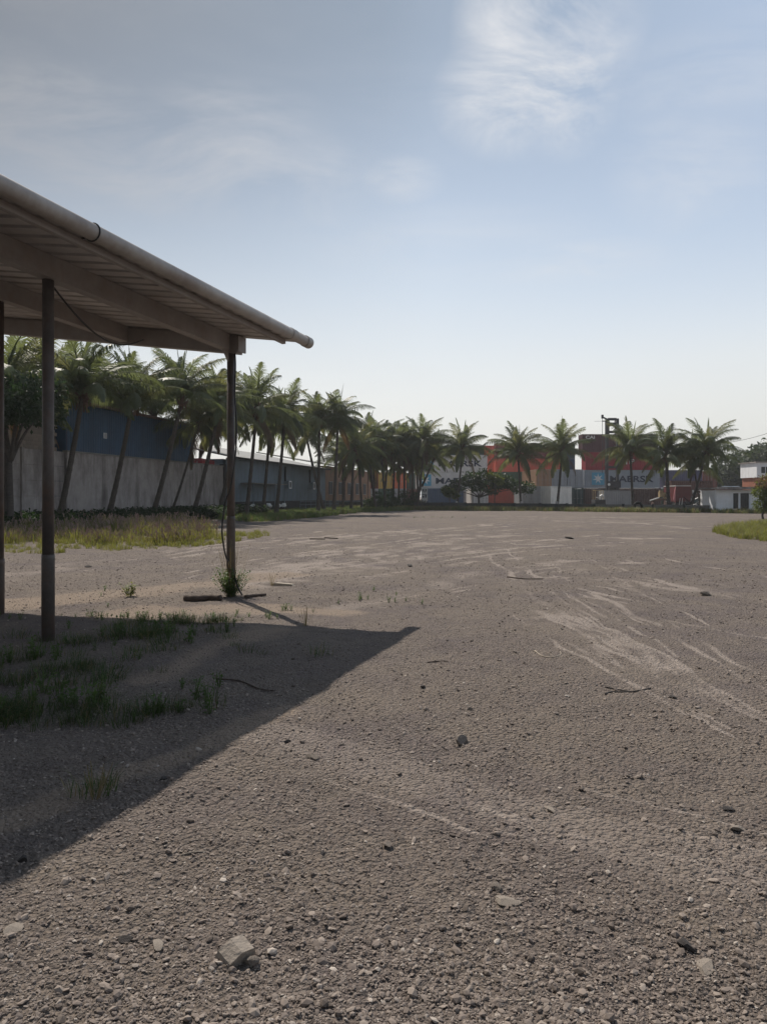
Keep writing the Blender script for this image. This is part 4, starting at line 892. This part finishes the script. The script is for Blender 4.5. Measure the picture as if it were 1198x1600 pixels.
def cont_mesh(L, H):
    if (L, H) in _cm: return _cm[(L, H)]
    b = MB(); corr(b, L - .24, H - .14, .16, .28, .04, 0); vs = b.v[:]; fs = b.f[:]
    body = MB(); body.add([(x - L / 2 + .12, -CW / 2 + .06 + y, z) for x, y, z in vs], fs); body.add([(-(x - L / 2 + .12), CW / 2 - .06 - y, z) for x, y, z in vs], fs)
    b2 = MB(); corr(b2, CW - .24, H - .14, .16, .28, .04, 0); body.add([(-L / 2 + .06 + y, -(x - CW / 2 + .12), z) for x, y, z in b2.v], b2.f)
    body.box((0, 0, H - .08), (L - .1, CW - .1, .05)); body.box((0, 0, .1), (L - .1, CW - .1, .06))
    fr = MB()
    for sx in (-1, 1):
        for sy in (-1, 1): fr.box((sx * (L / 2 - .07), sy * (CW / 2 - .07), H / 2), (.14, .14, H - .01))
        for z in (.09, H - .07): fr.box((sx * (L / 2 - .06), 0, z), (.1, CW - .285, .12))
    for sy in (-1, 1):
        for z in (.09, H - .06): fr.box((0, sy * (CW / 2 - .05), z), (L - .285, .09, .13 if z < 1 else .09))
    door = MB(); door.box((0, 0, H / 2), (.05, CW / 2 - .16, H - .32))
    for z in (.25, .5, .75): door.box((.03, 0, .16 + (H - .32) * z), (.02, CW / 2 - .3, .10))
    rod = MB()
    for dy in (-.28, .28): rod.tube([(.07, dy, .2), (.07, dy, H - .2)], .022, 6)
    for dy in (-.28, .28): rod.box((.085, dy + .12, H * .42), (.02, .3, .05))
    _cm[(L, H)] = (body.mesh("body", None), fr.mesh("frame", None), door.mesh("door", None), rod.mesh("lock_rods", None)); return _cm[(L, H)]
def paint(o, m):
    if not o.data.materials: o.data.materials.append(m)
    o.material_slots[0].link = 'OBJECT'; o.material_slots[0].material = m
M_rod = mat("galvanised", (.25, .25, .25), .5, .2)
def container(label, col, px0, Y, lev, L=12.19, H=2.9, rot=0, end=False, z0=0, group=None, px1=None, name="shipping_container"):
    """px0 = left pixel of the near face"""
    if end: x = PX(px0, Y) + CW / 2; o = thing(name, label, "container", (x, Y + L / 2, z0 + lev * H), radians(-90) + rot, group)
    elif rot: o = thing(name, label, "container", (PX(px0, Y), Y, z0 + lev * H), rot, group)
    else: o = thing(name, label, "container", (PX(px0, Y) + L / 2, Y + CW / 2, z0 + lev * H), 0, group)
    m = CM[col]; bd, fr, dr, rd = cont_mesh(L, H)
    paint(link("body", bd, o), m); paint(link("frame", fr, o), m)
    for s_ in (-1, 1):
        d = link("door", dr, o, (L / 2 - .07, s_ * (CW / 4 - .04), 0)); paint(d, m); q_ = link("lock_rods", rd, d); paint(q_, M_rod)
    return o
def lettering(parent, txt, x, z, h, wscale, m, y=-CW / 2 - .012, bold=.02, name="lettering", shear=0):
    c = bpy.data.curves.new(name, 'FONT'); c.body = txt; c.size = h / .72; c.extrude = .008; c.offset = bold; c.align_x = 'LEFT'; c.resolution_u = 3; c.shear = shear; c.materials.append(m)
    tmp = bpy.data.objects.new(name, c); me = bpy.data.meshes.new_from_object(tmp); bpy.data.objects.remove(tmp); o = link(name, me, parent, (x, y, z)); o.rotation_euler = (radians(90), 0, 0); o.scale = (wscale, 1, 1); return o
M_navy = mat("navy_lettering", (.02, .03, .06), .6, .05); M_wl = mat("white_lettering", (.7, .7, .68), .6, .05); M_sky = mat("logo_blue", (.10, .35, .50), .6, .05)
def star(parent, x, z, s_=.95):
    b = MB(); b.box((x, -CW / 2 - .008, z), (2 * s_, .012, 2 * s_)); o = link("logo_square", b.mesh("logo_square", M_sky), parent)
    pts = []
    for k in range(14):
        r = s_ * (.88 if k % 2 == 0 else .34); a = pi / 2 + k * pi / 7; pts.append((x + r * cos(a), z + r * sin(a)))
    b = MB(); b.prism([(x, z)] + [], 0, 0) if False else None
    vs = [Vector((x, -CW / 2 - .022, z))] + [Vector((p[0], -CW / 2 - .022, p[1])) for p in pts]; b.add(vs, [(0, 1 + k, 1 + (k + 1) % 14) for k in range(14)]); link("logo_star", b.mesh("logo_star", M_wl), o)
cg = "shipping containers stacked beyond the back wall"
pp = F / 124; ppl = F / 133
o = container("maroon container on top of the stack behind the mast, marked CAI", "maroon", 909, 124, 3, group=cg); lettering(o, "CAI", -6.1 + .55, 2.15, .5, 1.35, M_wl)
o = container("crimson container directly below the CAI one", "red", 914, 124, 2, group=cg); lettering(o, "TIP", -6.1 + 6.3, .95, .85, 1.0, M_wl)
o = container("blue-grey container with a white star square and MAERSK lettering right of the mast", "bgrey", 912, 124, 1, group=cg); star(o, -6.1 + 2.25, 1.5, 1.0); lettering(o, "MAERSK", -6.1 + 4.1, .98, 1.0, 1.38, M_navy, bold=.035)
container("brown container at the bottom of the stack behind the mast", "brown", 914, 124, 0, group=cg)
o = container("lower of two pale grey MAERSK containers behind the slender palm", "mgrey", 650, 133, 1, group=cg); lettering(o, "MAERSK", -6.1 + 3.3, .85, 1.0, 1.50, M_navy, bold=.035); star(o, -6.1 + 1.6, 1.45, 1.0)
o = container("upper of two pale grey MAERSK containers behind the slender palm", "mgrey", 651, 133, 2, group=cg); lettering(o, "MAERSK", -6.1 + 3.7, .95, 1.0, 1.46, M_navy, bold=.035); star(o, -6.1 + 1.9, 1.45, 1.0)
container("dark teal container on top behind the upper pale grey MAERSK one", "teal", 660, 152, 3, group=cg)
for lv in (0, 1, 2): container(["grey container at the bottom of the rearmost stack", "grey container second in the rearmost stack", "dark teal container third in the rearmost stack"][lv], ["grey", "grey", "teal"][lv], 660, 152, lv, group=cg)
container("blue container on the ground under the pale grey MAERSK pair", "blue", 668, 130, 0, 6.06, group=cg)
container("pale container end under the right half of the pale grey MAERSK pair", "mgrey", 740, 130, 0, end=True, group=cg)
for lv, c in enumerate(("brick", "redor", "orange", "redor")): container(["brick red container end at the foot of the narrow orange stack", "red-orange container end second in the narrow orange stack", "bright orange container end third in the narrow stack", "red-orange container end topping the narrow stack"][lv], c, 756, 152, lv, end=True, group=cg)
for lv, c in enumerate(("brown", "orange", "redor", "deepred")): container(["brown container at the bottom of the broad orange stack", "orange container second in the broad orange stack", "red-orange container third in the broad orange stack", "dark red container on top of the broad orange stack"][lv], c, 774, 145, lv, group=cg)
o = container("dark green container with white letters between two palms", "green", 773, 133, 1, 6.06, group=cg); lettering(o, "LAI", -3.03 + .8, .9, .75, 1.7, M_wl)
container("red-orange container under the dark green lettered one", "redor", 763, 133, 0, 6.06, group=cg)
container("grey container end with two doors left of the weathered white one", "grey", 815, 101, 0, 6.06, end=True, group=cg)
c45 = radians(50); L = 6.06
o = container("weathered white container standing at an angle behind the back wall", "white", 860, 101, 0, 6.06, rot=c45, group=cg); o.location.x += cos(c45) * L / 2 - sin(c45) * CW / 2; o.location.y += sin(c45) * L / 2 + cos(c45) * CW / 2
container("tan container end above the weathered white container", "tan", 837, 120, 1, end=True, group=cg); container("brown container end under the tan one", "brown", 837, 120, 0, end=True, group=cg)
container("left of two blue-grey container ends above the weathered white container", "bgrey", 861, 121, 1, end=True, group=cg); container("grey container end under the left blue-grey one", "grey", 861, 121, 0, end=True, group=cg)
container("right of two blue-grey container ends above the weathered white container", "bgrey", 886.5, 121, 1, end=True, group=cg); container("dark container end under the right blue-grey one", "teal", 886.5, 121, 0, end=True, group=cg)
for lv, c in enumerate(("brown", "teal", "blue", "teal")): container(["brown container at the bottom of the stack behind the two blue-grey ends", "teal container second in the stack behind the two blue-grey ends", "blue container third in the stack behind the two blue-grey ends", "dark teal container topping the stack left of the maroon one"][lv], c, 848, 146, lv, 6.06, group=cg)
container("grey container with rust streaks just behind the wall left of the big tyre", "grey", 943, 104, 0, 4.0, 2.35, group=cg, name="storage_container")
container("violet blue container right of the star-marked one", "violet", 1038, 124, 1, 6.06, group=cg); container("teal container under the violet blue one", "teal", 1038, 124, 0, 6.06, group=cg)
o = container("brown container with small white letters above the red truck", "brown", 1048, 112, 0, 6.06, 2.59, group=cg, z0=1.25); lettering(o, "MC", .0, .7, .55, 1.2, M_wl)
for lv in (0, 1): container(["lower brick red container end behind the rightmost palm", "upper brick red container end behind the rightmost palm"][lv], "brick", 1097, 130, lv, end=True, group=cg)
container("lower brick red container next to the end behind the rightmost palm", "deepred", 1119, 134, 0, end=True, group=cg)
for lv, c in enumerate(("grey", "deepred")): container(["grey container under the red one in the back corner", "red container end at the left of the back corner"][lv], c, 569, 135, lv, end=True, group=cg)
for lv, c in enumerate(("green", "yellow")): container(["green container under the yellow one", "yellow container end in the back corner"][lv], c, 591, 135, lv, end=True, group=cg)
for lv, c in enumerate(("grey", "orange")): container(["grey container under the orange one in the back corner", "orange container end in the back corner"][lv], c, 613, 135, lv, end=True, group=cg)
for lv, c in enumerate(("brown", "teal")): container(["brown container at the foot of the stack left of the pale lettered pair", "dark teal container left of the pale lettered pair"][lv], c, 634, 138, lv, 6.06, group=cg) if False else container(["brown container end at the foot of the narrow stack left of the pale lettered pair", "dark teal container end left of the pale lettered pair"][lv], c, 630, 138, lv, end=True, group=cg)
for lv, c in enumerate(("brown", "brick", "maroon", "red")): container(["brown container hidden behind the blue warehouse", "brick container behind the blue warehouse", "maroon container behind the blue warehouse", "bright red container showing over the warehouse between palm crowns"][lv], c, 78, 64, lv, 6.06, 2.74, group="red containers stacked behind the blue warehouse")
container("red container end seen in the gap between the warehouse and the dark pillar", "red", 266, 58.8, 1, 4.4, 2.25, end=True, group="containers beside the blue warehouse"); container("grey container under the red one in the gap", "grey", 266, 58.8, 0, 4.4, 2.25, end=True, group="containers beside the blue warehouse")

# ------------------------------------------------------------------ container handler with tall mast
M_mach = mat("machine_dark", (.03, .03, .035), .6, .2); M_yel = mat("machine_yellow", (.34, .25, .13), .6, .3, dirt=(.12, .09, .06), dirt_amt=.6); M_tyre = mat("tyre", (.02, .02, .02), .85, .2); M_glass = mat("dark_glass", (.02, .025, .03), .1, .05); M_redt = mat("truck_red", (.11, .014, .014), .45, .2, dirt=(.08, .03, .03), dirt_amt=.5)
Yh = 112; k_ = Yh / F
h_ = thing("container_handler", "tall black mast of a container handler rising above the stacks", "forklift", (PX(955, Yh), Yh, 0))
xm0, xm1 = PX(947.5, Yh) - PX(955, Yh), PX(964, Yh) - PX(955, Yh); zt = PZ(654, Yh)
for x in (xm0, xm1): b = MB(); b.box((x, 0, (zt + .6) / 2), (.34, .42, zt - .6)); link("mast_rail", b.mesh("mast_rail", M_mach), h_)
for py_b, hh in ((655, .35), (663, .5), (675, .35), (700, .35), (730, .35)): b = MB(); b.box(((xm0 + xm1) / 2, .02, PZ(py_b, Yh)), (xm1 - xm0 - .35, .38, hh)); link("cross_beam", b.mesh("cross_beam", M_mach), h_)
for x in (xm0 + .32, xm1 - .32): b = MB(); b.box((x, .1, PZ(668, Yh)), (.12, .2, 2.3)); link("lift_chain", b.mesh("lift_chain", M_mach), h_)
b = MB(); b.bar((xm0, 0, PZ(655, Yh)), (PX(940.5, Yh) - PX(955, Yh), 0, PZ(651.5, Yh)), .16, .2); b.bar((xm0, 0, PZ(658, Yh)), (PX(940, Yh) - PX(955, Yh), 0, PZ(658, Yh)), .12, .14); b.box((PX(940.6, Yh) - PX(955, Yh), 0, PZ(651, Yh)), (.28, .28, .55)); link("side_arm", b.mesh("side_arm", M_mach), h_)
b = MB(); b.tube([(PX(940.5, Yh) - PX(955, Yh), 0, PZ(653, Yh)), (PX(940.5, Yh) - PX(955, Yh), 0, PZ(740, Yh))], .035, 6); b.tube([(xm0 - .25, 0, PZ(658, Yh)), (xm0 - .25, 0, PZ(740, Yh))], .03, 6); link("hose", b.mesh("hose", M_mach), h_)
b = MB(); b.tube([(PX(940, Yh) - PX(955, Yh), 0, PZ(658, Yh)), (PX(928, Yh) - PX(955, Yh), 0, PZ(658.3, Yh))], .02, 5); link("antenna", b.mesh("antenna", M_mach), h_)
b = MB(); b.box((.6, 2.2, 1.5), (2.9, 5.2, 1.1)); b.box((.6, 3.8, 2.3), (2.7, 2.2, .8)); link("chassis", b.mesh("chassis", M_mach), h_)
b = MB()
for x in (-.8, 2.0):
    for y in (.9, 3.6): b.tube([(x - .3, y, .8), (x + .3, y, .8)], .8, 18)
link("wheels", b.mesh("wheels", M_tyre), h_)
b = MB(); b.box((.5, 1.2, 3.0), (1.5, 1.5, 1.5)); c_ = link("cab", b.mesh("cab", M_mach), h_); b = MB(); b.box((.5, .44, 3.1), (1.3, .03, 1.1)); link("windscreen", b.mesh("windscreen", M_glass), c_)
b = MB(); b.box((.3, -.2, PZ(757, Yh)), (1.9, .3, .9)); link("lifting_head", b.mesh("lifting_head", M_mach), h_)
b = MB(); b.tube([(-.5, -.36, PZ(757, Yh)), (-.5, -.42, PZ(757, Yh))], .2, 12); link("headlight", b.mesh("headlight", M_wl), h_)

# small machine with white cover at the wall
def rel(px, py, Y_, ox): return (PX(px, Y_) - ox, 0, PZ(py, Y_))
Yk = 97; ox = PX(936, Yk)
m_ = thing("roll_cage_machine", "small machine with square roll frame and white cover behind the wall", "machine", (ox, Yk, 0)); b = MB()
for x in (-.55, .45):
    for y in (0, 1.0): b.box((x, y, 1.3), (.08, .08, 2.0))
for x in (-.55, .45): b.box((x, .5, 2.32), (.08, 1.08, .08))
for y in (0, 1): b.box((-.05, y, 2.32), (.92, .08, .085))
link("roll_frame", b.mesh("roll_frame", M_yel), m_); b = MB(); b.box((0, .5, .8), (1.3, 1.8, .7)); link("body", b.mesh("body", M_mach), m_)
b = MB()
for x in (-.6, .6):
    for y in (-.1, 1.2): b.tube([(x - .1, y, .35), (x + .1, y, .35)], .35, 14)
link("wheels", b.mesh("wheels", M_tyre), m_)
me = rock_mesh("cover", M_wl, 2, 5, .8); o = link("cover", me, m_, (.22, -.1, 1.62)); o.scale = (.55, .5, .6); b = MB(); b.bar((.0, -.15, 1.3), (-.5, -.15, 1.45), .1, .1); b.bar((.05, -.15, 1.45), (.0, -.15, .85), .12, .1); link("white_lever", b.mesh("white_lever", M_wl), m_)

# big tyre, yellow engine, truck, scrap
g_ = Vector((PX(1007, 77.5), 77.5, 0)); b = MB(); pts = [(.0 + .38 * cos(a), 0, .42 + .38 * sin(a)) for a in np.linspace(0, 2 * pi, 21)]; b.tube(pts, .15, 8, cap=False); o = link("old_tyre", b.mesh("old_tyre", M_tyre, True), None, (g_.x, 79.6, .12), label="large dark tyre leaning on the back wall between two palms", category="tyre")
Ye = 90; ox = PX(1030, Ye); e_ = thing("engine_on_frame", "yellow engine block on a rusty frame behind the wall", "engine", (ox, Ye, 0)); b = MB(); b.box((.3, 0, 1.75), (.75, .6, .55)); b.box((.15, 0, 2.12), (.4, .4, .25)); b.box((.62, -.05, 1.5), (.3, .5, .5)); link("engine_block", b.mesh("engine_block", M_yel), e_)
b = MB(); b.bar((-.9, 0, 1.0), (.9, 0, 1.3), .1, .18); b.bar((-.9, .6, 1.0), (.9, .6, 1.3), .1, .18); b.box((-.7, .3, .5), (.14, .8, 1.0)); b.box((.8, .3, .6), (.14, .8, 1.2)); link("frame", b.mesh("frame", M_rust), e_)
b = MB(); b.bar((-1.2, -.1, 1.05), (-.1, -.1, 1.42), .16, .12); b.bar((.65, -.35, .9), (.95, -.35, 1.25), .2, .15); link("pale_pipe", b.mesh("pale_pipe", M_wl), e_)
Yt = 92; ox = PX(1066, Yt); t_ = thing("red_truck", "dark red truck box with pale top edge behind the palm trunks", "truck", (ox, Yt, 0)); w_ = 1.9
b = MB(); b.box((.05, 2, 1.85), (1.75, 4, 1.85)); link("box_body", b.mesh("box_body", M_redt), t_); b = MB(); b.box((.05, 0, 2.81), (1.85, .12, .07)); b.box((-.84, 2.0, 2.81), (.07, 3.9, .072)); link("top_edge", b.mesh("top_edge", M_wl), t_)
b = MB(); b.prism([(-.87, 2.7), (-.87, .75), (-1.1, 1.2), (-1.02, 2.0)], -.05, .12); link("lit_side_edge", b.mesh("lit_side_edge", cmat("pink_lit_edge", (.42, .17, .18))), t_)  # lit left edge of the box, put into a pink colour and strip
b = MB(); b.box((.05, 2, .75), (1.5, 4.2, .25)); link("chassis", b.mesh("chassis", M_mach), t_)
b = MB()
for x in (-.65, .75):
    for y in (.6, 3.4): b.tube([(x - .14, y, .5), (x + .14, y, .5)], .5, 16)
link("wheels", b.mesh("wheels", M_tyre), t_)
for x in (-.5, -.2, .85): b = MB(); b.bar((x, -.15, .55), (x + .12, -.15, 1.35), .12, .04); link("mudguard_stay", b.mesh("mudguard_stay", M_wl), t_)
# scrap heap: bent sheets and beams
Ys = 85; ox = PX(1098, Ys); s_ = thing("scrap_heap", "heap of dark scrap with pale bent sheets left of the white cabin", "scrap heap", (ox, Ys, 0)); r = random.Random(2); b = MB()
for k in range(46):
    p = Vector((r.uniform(-1.7, 1.3), r.uniform(-.6, 1.0), r.uniform(.2, 1.75))); p.z *= .55 + .45 * (p.x + 1.7) / 3.0; d = Vector((r.uniform(-1, 1), r.uniform(-.5, .5), r.uniform(-.4, .6))).normalized() * r.uniform(.3, 1.1); b.bar(p, p + d, r.uniform(.08, .3), r.uniform(.03, .1))
link("scrap_pieces", b.mesh("scrap_pieces", M_mach), s_)
for (a0, a1) in (((-1.4, 1.15), (-.5, 1.45)), ((-.1, 1.65), (.8, 1.75)), ((-1.6, .55), (-1.0, .6)), ((.0, 1.95), (1.1, 2.1)), ((-.2, 1.85), (.3, 2.1))):
    b = MB(); pts = smooth([(a0[0], -.75, a0[1]), ((a0[0] + a1[0]) / 2, -.8, (a0[1] + a1[1]) / 2 + .1), (a1[0], -.75, a1[1])], 4)
    for q0, q1 in zip(pts[:-1], pts[1:]): b.bar(q0, q1, .3, .05)
    link("bent_sheet", b.mesh("bent_sheet", M_wl), s_)
# white bags and debris in front of the plinth, sign board
for k, (px, Y_, s1, lb) in enumerate(((374, 63.5, .45, "pale crumpled bag left of the palm by the corner post"), (395, 66, .42, "white bag right of the corner post"), (420, 70, .5, "wide white bag in the grass before the awning"), (437, 71, .35, "small pale bag next to the palm trunk"), (444, 72, .5, "upright white sack below the first air conditioner"))):
    me = rock_mesh("sack", M_wl, 2, 80 + k, .8, .6); o = link("sack", me, None, (PX(px, Y_), Y_, .72), label=lb, category="sack"); o.scale = (s1 * 1.3, s1, s1 * 1.2)
    b = MB(); b.box((0, 0, -.36 / (s1 * 1.2)), (1.1, 1.1, .62 / (s1 * 1.2))); 
    link("pallet", b.mesh("pallet", M_wood), None, (PX(px, Y_), Y_ + .0, .33)).update_tag()
    p_ = COL.objects[-1]; p_.data = MB().box((0, 0, .0), (s1 * 1.5, s1 * 1.3, .26)).box((0, 0, -.2), (s1 * 1.2, s1 * 1.2, .14)).mesh("crate", M_wood); p_.name = "crate"; p_['label'] = "low dark crate under the " + lb; p_['category'] = "crate"; p_.location.z = .30
Yg = 94; sg = thing("white_sign", "small white sign board with dark marks in the back corner", "sign", (PX(663, Yg), Yg, 0)); b = MB(); b.box((0, 0, 1.85), (.78, .05, 1.75)); link("board", b.mesh("board", M_wl), sg)
b = MB(); b.box((-.3, .05, .9), (.06, .05, 1.9)); b.box((.3, .05, .9), (.06, .05, 1.9)); link("legs", b.mesh("legs", M_mach), sg)
b = MB()
for x, z, w2, h2 in ((-.2, 2.3, .12, .3), (0, 2.25, .1, .42), (.2, 2.3, .12, .3), (0, 1.75, .6, .08), (-.15, 1.5, .2, .2), (.15, 1.55, .16, .3)): b.box((x, -.035, z), (w2, .012, h2))
link("print", b.mesh("print", M_navy), sg)

# ------------------------------------------------------------------ white cabin
Yc = 74.5; ox = PX(1118, Yc); cb = thing("white_cabin", "low white cabin with two dark window openings behind the wall end", "cabin", (ox, Yc, 0)); cb.rotation_euler = (0, 0, -.03)
zg = PZ(799, Yc); zt = PZ(765.5, Yc)
W1 = PX(1144, Yc) - ox; W2 = 6.2
b = MB(); b.box((W1 / 2, .0, (zg + zt) / 2), (W1, .12, zt - zg)); link("front_panel", b.mesh("front_panel", M_white), cb)
xa, xb_, xc, xd = W1 + .02, W1 + .03 + .52, W1 + .03 + .70, W1 + .03 + 1.53
zs, zh = PZ(795, Yc), PZ(770.5, Yc)
b = MB(); b.box(((W1 + W2) / 2, .1, (zg + zs) / 2), (W2 - W1, .12, zs - zg)); b.box(((W1 + W2) / 2, .1, (zh + zt) / 2), (W2 - W1, .12, zt - zh)); b.box(((xb_ + xc) / 2, .1, (zs + zh) / 2), (xc - xb_, .12, zh - zs)); b.box(((xd + W2) / 2, .1, (zs + zh) / 2), (W2 - xd, .12, zh - zs)); link("front_wall", b.mesh("front_wall", M_white), cb)
for a_, b_ in ((xa, xb_), (xc, xd)):
    b = MB(); b.box(((a_ + b_) / 2, .16, (zs + zh) / 2), (b_ - a_ - .02, .02, zh - zs - .02)); o = link("window", b.mesh("window", M_glass), cb)
    b = MB(); b.box(((a_ + b_) / 2, .14, (zs + zh) / 2), (.025, .02, zh - zs - .03)); link("mullion", b.mesh("mullion", M_mach), o)
b = MB(); b.box((W2 / 2, 2.2, (zg + zt) / 2), (W2 - .1, 3.8, zt - zg - .04)); link("side_walls", b.mesh("side_walls", M_white), cb)
b = MB(); b.box((W2 / 2 + .0, 1.6, zt + .15), (W2 + .5, 4.6, .16)); link("roof", b.mesh("roof", M_conc), cb)
b = MB(); b.box((W2 / 2, -.76, zt + .17), (W2 + .5, .08, .24)); link("fascia", b.mesh("fascia", M_conc), cb)
for x0_, L_ in ((1.2, .9), (1.9, .8)): b = MB(); b.box((x0_, .2, zt + .3), (L_, .8, .06), Matrix.Rotation(.12, 3, 'X')); link("roof_sheet", b.mesh("roof_sheet", M_wl), cb)
b = MB(); b.box((W2 / 2, .15, zg / 2), (W2 - .2, .3, zg)); link("base", b.mesh("base", M_dark), cb); b = MB(); b.box((W1 + .9, -.2, zg + .12), (1.1, .3, .22)); link("step", b.mesh("step", M_mach), cb)
b = MB(); b.bar((-.12, -.05, PZ(784, Yc)), (-.05, -.05, zt + .1), .12, .04); link("downpipe", b.mesh("downpipe", M_white), cb)
Yd = 96; hb = thing("raised_white_house", "pale upper storey over an orange wall at the right edge behind the shrub", "house", (PX(1181, Yd), Yd, 0)); z1, z2 = PZ(746, Yd), PZ(723, Yd)
b = MB(); b.box((3, 2, z1 / 2), (5.8, 4, z1)); link("lower_wall", b.mesh("lower_wall", cmat("terracotta", (.33, .13, .08))), hb); b = MB(); b.box((3, 1.9, (z1 + z2) / 2), (6.2, 4.4, z2 - z1)); link("upper_wall", b.mesh("upper_wall", M_white), hb)
b = MB(); b.box((3, 1.9, z2 + .06), (6.6, 4.8, .12)); link("roof", b.mesh("roof", M_conc), hb)
for x in (.95, 3): b = MB(); b.box((x, -.32, (z1 + z2) / 2), (1.0, .04, .8)); o = link("window", b.mesh("window", M_glass), hb); b = MB(); b.box((x, -.35, (z1 + z2) / 2), (.06, .03, .84)); b.box((x, -.352, (z1 + z2) / 2 + .42), (1.1, .04, .06)); b.box((x, -.352, (z1 + z2) / 2 - .42), (1.1, .04, .06)); link("frame", b.mesh("frame", M_white), o)
b = MB(); b.tube([(0, 0, 0), (0, 0, PZ(745, 100))], .06, 8); link("pole", b.mesh("pole", M_rod), None, (PX(1169, 100), 100, 0), label="thin grey pole standing behind the white cabin", category="pole")
# overhead wire and the pole that carries it beyond the right edge
pa = Vector((PX(1128, 90), 90, PZ(693, 90))); pb = Vector((PX(1235, 78), 78, PZ(664, 78))); b = MB(); b.tube([pa.lerp(pb, t) - Vector((0, 0, .25 * sin(pi * t))) - pb for t in np.linspace(0, 1, 14)], .022, 5); link("overhead_wire", b.mesh("overhead_wire", M_cable), None, pb, label="thin black overhead wire rising to the right from the palms", category="wire")
b = MB(); b.tube([(0, 0, 0), (0, 0, pb.z + .4)], [.16, .1], 10); link("utility_pole", b.mesh("utility_pole", M_conc), None, (pb.x + .05, pb.y, 0), label="concrete utility pole holding the overhead wire", category="pole")

# ------------------------------------------------------------------ haze
hz = MB(); hz.box((0, 0, 8.5), (3300, 3300, 19)); hm = bpy.data.materials.new("haze"); hm.use_nodes = True; t = hm.node_tree; t.nodes.clear(); oo = t.nodes.new('ShaderNodeOutputMaterial'); pv = t.nodes.new('ShaderNodeVolumePrincipled')
pv.inputs['Color'].default_value = (.9, .92, .95, 1); pv.inputs['Density'].default_value = .0004; pv.inputs['Anisotropy'].default_value = .3; t.links.new(pv.outputs[0], oo.inputs['Volume'])
link("haze", hz.mesh("haze", hm), kind="stuff", label="thin pale haze over the yard")
